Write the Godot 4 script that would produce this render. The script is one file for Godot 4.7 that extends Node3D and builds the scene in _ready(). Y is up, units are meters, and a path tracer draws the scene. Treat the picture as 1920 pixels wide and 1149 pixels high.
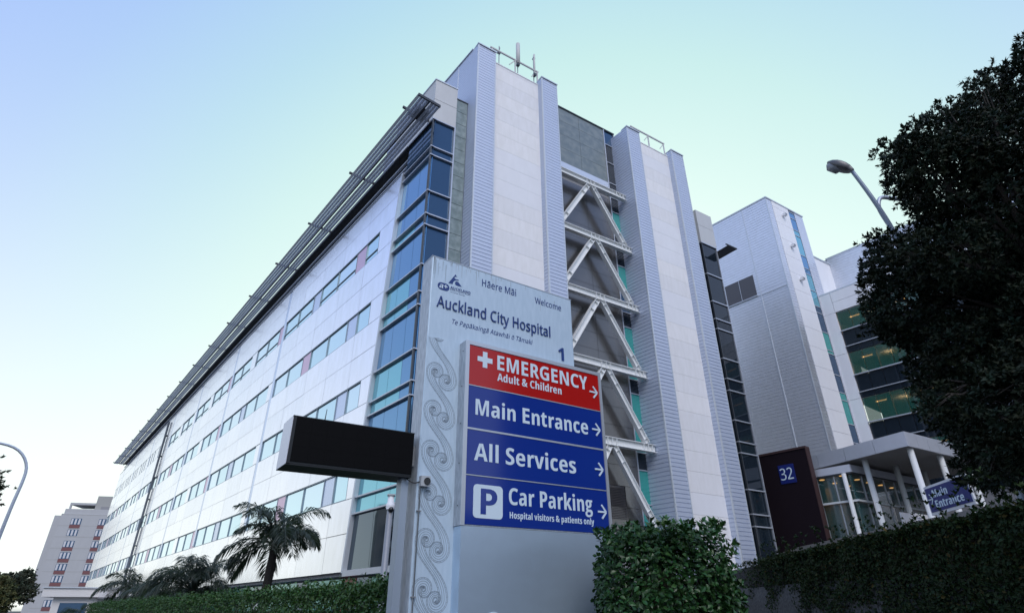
extends Node3D
# A hospital on a street corner seen from the footpath below: sign pylon in front, two
# clad facades meeting at a glazed corner, an annex and entrance pavilion on the right.

const EYE := Vector3(0, 1.6, 0)
var M := {}
var box_cache := {}
var names := {}
var rng := RandomNumberGenerator.new()

class Frame:
	var o: Vector3
	var u: Vector3
	var n: Vector3
	func _init(origin: Vector3, yaw_deg: float, out_yaw_deg: float) -> void:
		o = origin
		u = Vector3(sin(deg_to_rad(yaw_deg)), 0, -cos(deg_to_rad(yaw_deg)))
		n = Vector3(sin(deg_to_rad(out_yaw_deg)), 0, -cos(deg_to_rad(out_yaw_deg)))
	func p(a: float, b: float, c: float) -> Vector3:
		return o + u * a + Vector3.UP * b + n * c

const YL := -38.8
const YR := 57.587
var FR: Frame
var FL: Frame
var FS: Frame   # left flank of the first tower
var FT: Frame   # tile strip and narrow glazing beside the first tower

func hdir(yaw: float) -> Vector3:
	return Vector3(sin(deg_to_rad(yaw)), 0, -cos(deg_to_rad(yaw)))

func polar(az: float, dist: float, y := 0.0) -> Vector3:
	return hdir(az) * dist + Vector3(0, y, 0)

# ------------------------------------------------------------------ nodes
func numbered(called: String) -> String:
	if not names.has(called):
		names[called] = 0
		return called
	names[called] += 1
	return "%s_%03d" % [called, names[called]]

func thing(called: String, label: String, category: String, at: Vector3, group := "") -> Node3D:
	var o := Node3D.new()
	o.name = numbered(called)
	add_child(o)
	o.position = at
	o.set_meta("label", label)
	o.set_meta("category", category)
	if group != "":
		o.set_meta("group", group)
	return o

func stuff(o: Node) -> void:
	o.set_meta("kind", "stuff")

func group_part(parent: Node3D, called: String) -> Node3D:
	var o := Node3D.new()
	o.name = called
	parent.add_child(o, true)
	return o

func mesh_part(parent: Node3D, called: String, mesh: Mesh, mat: Material) -> MeshInstance3D:
	# mesh in world coordinates
	var o := MeshInstance3D.new()
	o.name = called
	o.mesh = mesh
	o.material_override = mat
	parent.add_child(o, true)
	o.global_transform = Transform3D.IDENTITY
	return o

func local_part(parent: Node3D, called: String, mesh: Mesh, mat: Material, at := Vector3.ZERO) -> MeshInstance3D:
	var o := MeshInstance3D.new()
	o.name = called
	o.mesh = mesh
	o.material_override = mat
	parent.add_child(o, true)
	o.position = at
	return o

func box_mesh(size: Vector3) -> BoxMesh:
	var key := "%.3f_%.3f_%.3f" % [size.x, size.y, size.z]
	if not box_cache.has(key):
		var b := BoxMesh.new()
		b.size = size
		box_cache[key] = b
	return box_cache[key]

func bx(parent: Node3D, called: String, f: Frame, u0: float, u1: float, v0: float, v1: float, n0: float, n1: float, mat: Material) -> MeshInstance3D:
	var o := MeshInstance3D.new()
	o.name = called
	o.mesh = box_mesh(Vector3(absf(u1 - u0), absf(v1 - v0), absf(n1 - n0)))
	o.material_override = mat
	parent.add_child(o, true)
	var z := f.u.cross(Vector3.UP)
	o.global_transform = Transform3D(Basis(f.u, Vector3.UP, z), f.p((u0 + u1) / 2, (v0 + v1) / 2, (n0 + n1) / 2))
	return o

func lbox(parent: Node3D, called: String, a: Vector3, b: Vector3, mat: Material) -> MeshInstance3D:
	# axis-aligned box between two corners in the parent's own axes
	var o := MeshInstance3D.new()
	o.name = called
	o.mesh = box_mesh((b - a).abs())
	o.material_override = mat
	parent.add_child(o, true)
	o.position = (a + b) / 2
	return o

# ------------------------------------------------------------------ surfaces
func tool() -> SurfaceTool:
	var st := SurfaceTool.new()
	st.begin(Mesh.PRIMITIVE_TRIANGLES)
	st.set_smooth_group(-1)
	return st

func done(st: SurfaceTool) -> ArrayMesh:
	st.generate_normals()
	return st.commit()

func quad(st: SurfaceTool, a: Vector3, b: Vector3, c: Vector3, d: Vector3) -> void:
	st.add_vertex(a); st.add_vertex(b); st.add_vertex(c)
	st.add_vertex(a); st.add_vertex(c); st.add_vertex(d)

func tri(st: SurfaceTool, a: Vector3, b: Vector3, c: Vector3) -> void:
	st.add_vertex(a); st.add_vertex(b); st.add_vertex(c)

func hexa(st: SurfaceTool, b: Array, t: Array) -> void:
	# b and t: four bottom and four top points in the same order round
	quad(st, b[0], b[1], t[1], t[0]); quad(st, b[1], b[2], t[2], t[1])
	quad(st, b[2], b[3], t[3], t[2]); quad(st, b[3], b[0], t[0], t[3])
	quad(st, t[0], t[1], t[2], t[3]); quad(st, b[3], b[2], b[1], b[0])

func fbox(st: SurfaceTool, f: Frame, u0: float, u1: float, v0: float, v1: float, n0: float, n1: float) -> void:
	hexa(st, [f.p(u0, v0, n1), f.p(u1, v0, n1), f.p(u1, v0, n0), f.p(u0, v0, n0)],
		[f.p(u0, v1, n1), f.p(u1, v1, n1), f.p(u1, v1, n0), f.p(u0, v1, n0)])

func prism(st: SurfaceTool, pts: Array, y0: float, y1: float) -> void:
	var k := pts.size()
	for i in k:
		var a: Vector3 = pts[i]
		var b: Vector3 = pts[(i + 1) % k]
		quad(st, Vector3(a.x, y0, a.z), Vector3(b.x, y0, b.z), Vector3(b.x, y1, b.z), Vector3(a.x, y1, a.z))
	for i in range(1, k - 1):
		var a: Vector3 = pts[0]
		var b: Vector3 = pts[i]
		var c: Vector3 = pts[i + 1]
		tri(st, Vector3(a.x, y1, a.z), Vector3(b.x, y1, b.z), Vector3(c.x, y1, c.z))
		tri(st, Vector3(a.x, y0, a.z), Vector3(c.x, y0, c.z), Vector3(b.x, y0, b.z))

func siding(st: SurfaceTool, f: Frame, u0: float, u1: float, v0: float, v1: float, n: float, step: float, gap := 0.03, deep := 0.03) -> void:
	# horizontal boards with a shadow groove between them
	var v := v0
	while v < v1 - 0.02:
		var t := minf(v + step - gap, v1)
		var e := minf(v + step, v1)
		quad(st, f.p(u0, v, n - 0.008), f.p(u1, v, n - 0.008), f.p(u1, t, n), f.p(u0, t, n))
		if e > t + 0.001:
			quad(st, f.p(u0, t, n), f.p(u1, t, n), f.p(u1, t, n - deep), f.p(u0, t, n - deep))
			quad(st, f.p(u0, t, n - deep), f.p(u1, t, n - deep), f.p(u1, e, n - deep), f.p(u0, e, n - deep))
			quad(st, f.p(u0, e, n - deep), f.p(u1, e, n - deep), f.p(u1, e, n - 0.008), f.p(u0, e, n - 0.008))
		v += step

func tube(st: SurfaceTool, pts: Array, radii: Array, sides := 8) -> void:
	var prev: Array = []
	var side := Vector3.ZERO
	for i in pts.size():
		var a: Vector3 = pts[maxi(i - 1, 0)]
		var b: Vector3 = pts[mini(i + 1, pts.size() - 1)]
		var t := (b - a).normalized()
		if i == 0:
			side = t.cross(Vector3.UP if absf(t.y) < 0.9 else Vector3.RIGHT).normalized()
		else:
			side = (side - t * side.dot(t)).normalized()
		var w := t.cross(side)
		var ring: Array = []
		for k in sides:
			var an := TAU * k / sides
			var pp: Vector3 = pts[i]
			ring.append(pp + (side * cos(an) + w * sin(an)) * float(radii[i]))
		if i > 0:
			for k in sides:
				quad(st, prev[k], prev[(k + 1) % sides], ring[(k + 1) % sides], ring[k])
		prev = ring
		if i == 0 or i == pts.size() - 1:
			for k in range(1, sides - 1):
				tri(st, ring[0], ring[k], ring[k + 1])

func smooth_tool() -> SurfaceTool:
	var st := SurfaceTool.new()
	st.begin(Mesh.PRIMITIVE_TRIANGLES)
	st.set_smooth_group(0)
	return st

func bar(st: SurfaceTool, a: Vector3, b: Vector3, across: Vector3, w: float, h: float) -> void:
	# square bar from a to b; across is the direction of its width
	var t := (b - a).normalized()
	var x := (across - t * across.dot(t)).normalized() * w / 2
	var y := t.cross(x).normalized() * h / 2
	hexa(st, [a - x - y, a + x - y, a + x + y, a - x + y], [b - x - y, b + x - y, b + x + y, b - x + y])

# ------------------------------------------------------------------ materials
func lin(r: float, g: float, b: float) -> Color:
	return Color(r, g, b).linear_to_srgb()

func noise_tex(freq: float, oct: int, lo: Color, hi: Color, seed_: int, size := 512, lo_at := 0.3, hi_at := 0.7) -> NoiseTexture2D:
	var fn := FastNoiseLite.new()
	fn.noise_type = FastNoiseLite.TYPE_SIMPLEX_SMOOTH
	fn.frequency = freq
	fn.fractal_octaves = oct
	fn.seed = seed_
	var g := Gradient.new()
	g.set_color(0, lo); g.set_color(1, hi)
	g.set_offset(0, lo_at); g.set_offset(1, hi_at)
	var t := NoiseTexture2D.new()
	t.width = size; t.height = size
	t.seamless = true
	t.noise = fn
	t.color_ramp = g
	return t

func mat(called: String, c: Color, rough: float, metal := 0.0) -> StandardMaterial3D:
	var m := StandardMaterial3D.new()
	m.resource_name = called
	m.albedo_color = c
	m.roughness = rough
	m.metallic = metal
	M[called] = m
	return m

func weather(m: StandardMaterial3D, tex: Texture2D, scale_: Vector3, rough_tex: Texture2D = null) -> void:
	m.albedo_texture = tex
	if rough_tex:
		m.roughness_texture = rough_tex
		m.roughness_texture_channel = BaseMaterial3D.TEXTURE_CHANNEL_RED
	m.uv1_triplanar = true
	m.uv1_world_triplanar = true
	m.uv1_scale = scale_

func make_materials() -> void:
	var soft := noise_tex(0.012, 4, Color(0.985, 0.985, 0.985), Color(1, 1, 1), 3)
	var streak := noise_tex(0.02, 4, Color(0.975, 0.975, 0.97), Color(1, 1, 1), 5)
	var blotch := noise_tex(0.008, 5, Color(0.80, 0.83, 0.83), Color(1, 1, 1), 9)
	var rvar := noise_tex(0.01, 3, Color(0.95, 0.95, 0.95), Color(1, 1, 1), 12)
	var leafv := noise_tex(0.02, 3, Color(0.7, 0.75, 0.6), Color(1, 1, 1), 15, 256)
	var m := mat("facade_panel", lin(0.90, 0.91, 0.96), 0.22, 0.9)
	weather(m, streak, Vector3(0.2, 0.04, 0.2), rvar)
	for q in [["facade_panel_b", 0.885, 0.90, 0.95, 0.25], ["facade_panel_c", 0.915, 0.92, 0.965, 0.20]]:
		m = mat(q[0], lin(q[1], q[2], q[3]), q[4], 0.9)
		weather(m, streak, Vector3(0.23, 0.05, 0.21), rvar)
	for q in [["plain_panel_b", 0.80, 0.80, 0.815], ["plain_panel_c", 0.835, 0.83, 0.835]]:
		m = mat(q[0], lin(q[1], q[2], q[3]), 0.6)
		weather(m, streak, Vector3(0.33, 0.06, 0.3))
	for q in [["glass_band_b", 0.54, 0.76, 0.83, 0.07], ["glass_band_c", 0.64, 0.81, 0.88, 0.03]]:
		mat(q[0], lin(q[1], q[2], q[3]), q[4], 0.88)
	m = mat("plain_panel", lin(0.80, 0.81, 0.84), 0.6)
	weather(m, soft, Vector3(0.3, 0.08, 0.3))
	m = mat("board_metal", lin(0.56, 0.62, 0.74), 0.5, 0.35)
	weather(m, soft, Vector3(0.4, 0.1, 0.4), rvar)
	m = mat("rib_metal", lin(0.74, 0.76, 0.82), 0.34, 0.65)
	weather(m, streak, Vector3(0.25, 0.1, 0.25), rvar)
	m = mat("trim_metal", lin(0.60, 0.64, 0.68), 0.4, 0.4)
	m = mat("cap_panel", lin(0.55, 0.56, 0.56), 0.55, 0.1)
	weather(m, soft, Vector3(0.4, 0.1, 0.4))
	m = mat("tile_green", lin(0.27, 0.33, 0.33), 0.4, 0.1)
	weather(m, blotch, Vector3(0.5, 0.35, 0.5))
	m = mat("stained_sheet", lin(0.25, 0.28, 0.285), 0.4, 0.3)
	weather(m, noise_tex(0.011, 5, Color(0.86, 0.89, 0.89), Color(1, 1, 0.97), 21), Vector3(0.28, 0.28, 0.28))
	m = mat("recess_panel", lin(0.18, 0.175, 0.17), 0.26, 0.75)
	weather(m, soft, Vector3(0.4, 0.15, 0.4), rvar)
	m = mat("core_dark", lin(0.26, 0.26, 0.27), 0.8)
	m = mat("core_grey", lin(0.42, 0.43, 0.46), 0.6, 0.2)
	m = mat("roof", lin(0.25, 0.25, 0.25), 0.9)
	m = mat("glass_blue", lin(0.14, 0.31, 0.50), 0.04, 0.8)
	m = mat("glass_teal", lin(0.20, 0.50, 0.58), 0.05, 0.8)
	m = mat("glass_navy", lin(0.035, 0.085, 0.16), 0.03, 0.35)
	m = mat("glass_black", lin(0.012, 0.02, 0.03), 0.03, 0.15)
	m = mat("glass_band", lin(0.60, 0.80, 0.86), 0.04, 0.9)
	m = mat("glass_mirror", lin(0.085, 0.12, 0.15), 0.02, 0.85)
	m = mat("glass_green", lin(0.05, 0.34, 0.31), 0.06, 0.25)
	m = mat("panel_pink", lin(0.66, 0.46, 0.60), 0.3, 0.5)
	m = mat("panel_blue", lin(0.56, 0.64, 0.80), 0.25, 0.7)
	m = mat("panel_red", lin(0.42, 0.02, 0.015), 0.3)
	m = mat("frame_dark", lin(0.06, 0.07, 0.08), 0.45, 0.3)
	m = mat("frame_mid", lin(0.26, 0.32, 0.36), 0.4, 0.4)
	m = mat("frame_alum", lin(0.52, 0.55, 0.60), 0.36, 0.5)
	m = mat("steel_white", lin(0.80, 0.82, 0.82), 0.5)
	weather(m, streak, Vector3(0.7, 0.3, 0.7))
	m = mat("shade_blade", lin(0.60, 0.66, 0.76), 0.35, 0.25)
	m = mat("shade_arm", lin(0.05, 0.055, 0.065), 0.5, 0.3)
	m = mat("soffit", lin(0.10, 0.105, 0.11), 0.7)
	m = mat("pipe", lin(0.07, 0.085, 0.10), 0.5)
	m = mat("louver", lin(0.10, 0.10, 0.11), 0.5, 0.3)
	m = mat("antenna_white", lin(0.55, 0.55, 0.54), 0.5)
	mat("post_steel", lin(0.36, 0.42, 0.49), 0.42, 0.5)
	m = mat("galv", lin(0.34, 0.35, 0.36), 0.5, 0.5)
	weather(m, noise_tex(0.05, 4, Color(0.86, 0.86, 0.87), Color(1, 1, 1), 31), Vector3(2, 2, 2))
	# sign
	m = mat("sign_silver", lin(0.52, 0.64, 0.74), 0.5, 0.2)
	weather(m, noise_tex(0.03, 5, Color(0.955, 0.965, 0.97), Color(1, 1, 1), 33), Vector3(1.6, 0.25, 1.6))
	m = mat("sign_side", lin(0.50, 0.55, 0.60), 0.5, 0.3)
	weather(m, noise_tex(0.03, 5, Color(0.86, 0.87, 0.88), Color(1, 1, 1), 34), Vector3(2.2, 0.4, 2.2))
	m = mat("sign_lower", lin(0.54, 0.67, 0.80), 0.3, 0.6)
	weather(m, soft, Vector3(0.8, 0.8, 0.8), rvar)
	m = mat("sign_frame", lin(0.60, 0.64, 0.68), 0.35, 0.6)
	m = mat("sign_red", lin(0.42, 0.010, 0.008), 0.12)
	m = mat("sign_blue", lin(0.006, 0.03, 0.24), 0.1)
	mat("sign_white", lin(0.62, 0.74, 0.82), 0.4)
	mat("letter_navy", lin(0.015, 0.045, 0.19), 0.4)
	mat("engraving", lin(0.20, 0.25, 0.30), 0.6)
	mat("stain", lin(0.16, 0.18, 0.18), 0.85)
	mat("screen_black", lin(0.004, 0.004, 0.0045), 0.6)
	M.screen_black.metallic_specular = 0.2
	mat("case_dark", lin(0.014, 0.017, 0.02), 0.5, 0.2)
	mat("case_light", lin(0.66, 0.68, 0.75), 0.4, 0.3)
	mat("cable", lin(0.01, 0.01, 0.011), 0.6)
	mat("plastic_grey", lin(0.42, 0.45, 0.47), 0.5)
	mat("lens_dark", lin(0.01, 0.011, 0.013), 0.2)
	mat("plastic_white", lin(0.72, 0.73, 0.75), 0.4)
	mat("disc_red", lin(0.30, 0.02, 0.05), 0.35)
	# entrance
	m = mat("maroon_wall", lin(0.014, 0.009, 0.013), 0.7)
	m.metallic_specular = 0.2
	weather(m, soft, Vector3(0.4, 0.2, 0.4))
	mat("maroon_edge", lin(0.045, 0.02, 0.02), 0.7)
	m = mat("canopy_panel", lin(0.64, 0.66, 0.72), 0.42, 0.45)
	weather(m, soft, Vector3(0.4, 0.2, 0.4), rvar)
	mat("canopy_soffit", lin(0.35, 0.34, 0.33), 0.7)
	mat("column_white", lin(0.66, 0.68, 0.68), 0.4)
	m = mat("pane_clear", Color(0.16, 0.36, 0.36, 0.42), 0.03)
	m.transparency = BaseMaterial3D.TRANSPARENCY_ALPHA
	m.metallic_specular = 0.9
	m = mat("pane_green", Color(0.10, 0.34, 0.29, 0.62), 0.03)
	m.transparency = BaseMaterial3D.TRANSPARENCY_ALPHA
	m.metallic_specular = 1.0
	mat("room_wall", lin(0.30, 0.27, 0.23), 0.8)
	mat("room_ceiling", lin(0.5, 0.48, 0.45), 0.8)
	mat("room_floor", lin(0.16, 0.14, 0.12), 0.6)
	m = mat("lamp_warm", lin(0.9, 0.75, 0.5), 0.5)
	m.emission_enabled = true
	m.emission = Color(1.0, 0.78, 0.48)
	m.emission_energy_multiplier = 1.6
	mat("sign32_blue", lin(0.006, 0.016, 0.15), 0.4)
	mat("lamp_head", lin(0.10, 0.10, 0.105), 0.4, 0.3)
	m = mat("lamp_glass", lin(0.22, 0.23, 0.25), 0.2)
	m = mat("pole_blue", lin(0.16, 0.20, 0.26), 0.4, 0.4)
	m = mat("pole_pale", lin(0.45, 0.50, 0.58), 0.4, 0.3)
	# far
	m = mat("apartment_wall", lin(0.45, 0.455, 0.46), 0.8)
	weather(m, soft, Vector3(0.1, 0.03, 0.1))
	mat("apartment_red", lin(0.19, 0.08, 0.08), 0.7)
	mat("apartment_roof", lin(0.36, 0.36, 0.34), 0.8)
	mat("curtain_white", lin(0.6, 0.6, 0.62), 0.7)
	mat("low_white", lin(0.7, 0.69, 0.68), 0.6)
	mat("dark_brick", lin(0.10, 0.075, 0.065), 0.85)
	mat("beige_wall", lin(0.42, 0.38, 0.32), 0.8)
	# ground and plants
	m = mat("asphalt", lin(0.07, 0.07, 0.07), 0.9)
	weather(m, noise_tex(0.06, 5, Color(0.7, 0.7, 0.7), Color(1, 1, 1), 41), Vector3(0.5, 0.5, 0.5))
	m = mat("black_wall", lin(0.018, 0.018, 0.022), 0.8)
	m = mat("bark", lin(0.05, 0.042, 0.035), 0.9)
	weather(m, noise_tex(0.04, 4, Color(0.5, 0.5, 0.5), Color(1, 1, 1), 43), Vector3(3, 1, 3))
	for a in [["leaf", 0.055, 0.11, 0.03, 0.42], ["leaf_glossy", 0.045, 0.10, 0.03, 0.34], ["leaf_far", 0.07, 0.09, 0.03, 0.7], ["leaf_dark", 0.045, 0.065, 0.04, 0.5], ["palm_leaf", 0.05, 0.075, 0.045, 0.5]]:
		m = mat(a[0], Color(1, 1, 1), a[4])
		m.vertex_color_use_as_albedo = true
		m.metallic_specular = 0.22 if a[0] == "leaf_dark" else 0.4
		m.backlight_enabled = true
		m.backlight = lin(0.08, 0.14, 0.04)
	mat("hedge_core", lin(0.06, 0.052, 0.034), 0.95)
	m = mat("palm_green", lin(0.015, 0.026, 0.017), 0.55)
	m.backlight_enabled = true
	m.backlight = lin(0.05, 0.08, 0.03)

# ------------------------------------------------------------------ sky and light
# dusk: no hard sun reaches the street; the after-glow fills the sky behind the viewer, and the
# sky in view is palest low down beyond the building
const GLOW_AZ := 8.0
const GLOW_EL := 14.0
const SUN_AZ := 168.0
const SUN_EL := 46.0

func sky_colour(az: float, el: float) -> Color:
	# clear dusk air: white low beyond the building, mint green further out, then blue; pale near the horizon
	var d := Vector3(sin(az) * cos(el), sin(el), -cos(az) * cos(el))
	var s := Vector3(sin(deg_to_rad(GLOW_AZ)) * cos(deg_to_rad(GLOW_EL)), sin(deg_to_rad(GLOW_EL)), -cos(deg_to_rad(GLOW_AZ)) * cos(deg_to_rad(GLOW_EL)))
	var g := rad_to_deg(acos(clampf(d.dot(s), -1, 1)))
	var stops := [0.0, 15.0, 27.0, 37.0, 45.0, 55.0, 65.0, 90.0, 180.0]
	var cols := [Vector3(0.82, 0.86, 0.82), Vector3(0.70, 0.80, 0.78), Vector3(0.56, 0.75, 0.71), Vector3(0.45, 0.67, 0.67), Vector3(0.36, 0.57, 0.69), Vector3(0.29, 0.45, 0.75), Vector3(0.245, 0.38, 0.78), Vector3(0.25, 0.39, 0.78), Vector3(0.28, 0.42, 0.78)]
	var c := Vector3.ZERO
	for i in stops.size() - 1:
		if g >= stops[i]:
			var t := clampf((g - stops[i]) / (stops[i + 1] - stops[i]), 0, 1)
			c = (cols[i] as Vector3).lerp(cols[i + 1], t)
	var e := rad_to_deg(maxf(el, 0.0))
	var h := exp(-pow(e / 25.0, 1.5))
	var low := Vector3(0.98, 1.02, 0.94).lerp(Vector3(0.70, 0.80, 0.90), smoothstep(60.0, 130.0, g))
	c = c.lerp(low, h * 0.92)
	if el < 0.0:
		c = c.lerp(Vector3(0.25, 0.25, 0.26), clampf(-el * 20.0, 0, 1))
	return Color(c.x, c.y, c.z)

func make_view() -> void:
	var cam := Camera3D.new()
	cam.name = "camera"
	add_child(cam)
	cam.position = EYE
	var pit := deg_to_rad(27.882)
	var rol := deg_to_rad(0.1097)
	var fw := Vector3(0, sin(pit), -cos(pit))
	var up0 := Vector3(0, cos(pit), sin(pit))
	var rt := Vector3.RIGHT * cos(rol) - up0 * sin(rol)
	var up := Vector3.RIGHT * sin(rol) + up0 * cos(rol)
	cam.basis = Basis(rt, up, -fw)
	cam.fov = 2.0 * rad_to_deg(atan(574.5 / 1073.345))
	cam.near = 0.05
	cam.far = 2000.0
	cam.current = true
	var img := Image.create(768, 384, false, Image.FORMAT_RGBF)
	for y in 384:
		var el := (0.5 - (y + 0.5) / 384.0) * PI
		for x in 768:
			img.set_pixel(x, y, sky_colour((x + 0.5) / 768.0 * TAU, el))
	var sm := PanoramaSkyMaterial.new()
	sm.panorama = ImageTexture.create_from_image(img)
	var sky := Sky.new()
	sky.sky_material = sm
	var env := Environment.new()
	env.background_mode = Environment.BG_SKY
	env.sky = sky
	env.tonemap_mode = Environment.TONE_MAPPER_LINEAR
	env.tonemap_exposure = 1.25
	env.sdfgi_enabled = true
	env.ssao_enabled = true
	env.ssil_enabled = true
	var we := WorldEnvironment.new()
	we.name = "world_environment"
	we.environment = env
	add_child(we)
	var sun := DirectionalLight3D.new()
	sun.name = "sun"
	sun.light_energy = 0.45
	sun.light_color = Color(1.0, 0.97, 0.95)
	sun.light_angular_distance = 34.0
	sun.shadow_enabled = true
	add_child(sun)
	var sd := hdir(SUN_AZ) * cos(deg_to_rad(SUN_EL)) + Vector3.UP * sin(deg_to_rad(SUN_EL))
	sun.look_at_from_position(sd * 100.0, Vector3.ZERO, Vector3.UP)

# ------------------------------------------------------------------ ground
func ground_height(x: float, z: float) -> float:
	var bank := smoothstep(4.95, 5.15, x) * 2.0 + smoothstep(5.2, 12.0, x) * 1.0 + smoothstep(13.0, 19.0, x) * 2.2
	var keep := 1.0 - smoothstep(60.0, 140.0, x)
	return bank * keep * (1.0 - smoothstep(6.0, 40.0, z))

func make_ground() -> void:
	var st := smooth_tool()
	var xs: Array = []
	for a in [-900, -500, -300, -150, -80, -40, -20, -10, -5, 0, 2, 4, 4.9, 4.95, 5.0, 5.05, 5.1, 5.15, 5.3, 6, 7, 8, 9, 10, 11, 12, 13, 14, 15, 16, 17, 18, 19, 20, 25, 30, 45, 60, 80, 100, 120, 140, 200, 400, 900]:
		xs.append(float(a))
	var zs: Array = []
	for a in [-1200, -600, -300, -150, -80, -50, -40, -30, -20, -10, 0, 6, 12, 18, 24, 30, 36, 40, 60, 150, 400]:
		zs.append(float(a))
	for i in xs.size() - 1:
		for j in zs.size() - 1:
			var c: Array = []
			for k in [[0, 0], [1, 0], [1, 1], [0, 1]]:
				var x: float = xs[i + k[0]]
				var z: float = zs[j + k[1]]
				c.append(Vector3(x, ground_height(x, z), z))
			quad(st, c[0], c[1], c[2], c[3])
	var o := mesh_part(self, "ground", done(st), M.asphalt)
	o.set_meta("kind", "structure")
	o.set_meta("label", "dark sealed ground rising in a bank to the right")

# ------------------------------------------------------------------ main building
func panel(parent: Node3D, called: String, f: Frame, u0: float, u1: float, v0: float, v1: float, n0: float, n1: float, m: Material, gap := 0.02) -> MeshInstance3D:
	return bx(parent, called, f, u0 + gap / 2, u1 - gap / 2, v0 + gap / 2, v1 - gap / 2, n0, n1, m)

func rake(v: float) -> float:
	return 3.3 + (25.85 - v) * 0.073

func make_hospital() -> void:
	var pL := hdir(YL)
	FR = Frame.new(Vector3(-2.2275, 0, -25.904), YR, YR + 90)
	FL = Frame.new(Vector3(-4.764, 0, -25.385), YL, YL - 90)
	FS = Frame.new(FR.o, YL, YL - 90)
	FT = Frame.new(FR.o + pL * 0.9267, YR, YR + 90)
	var b := thing("hospital_building", "long white and silver panelled hospital block with glazed corner, sunshade roofline and steel bracing", "building", FR.p(3, 0, 0))
	left_wing(b)
	corner_glazing(b)
	towers(b)
	truss_bay(b)
	right_bay(b)

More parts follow.
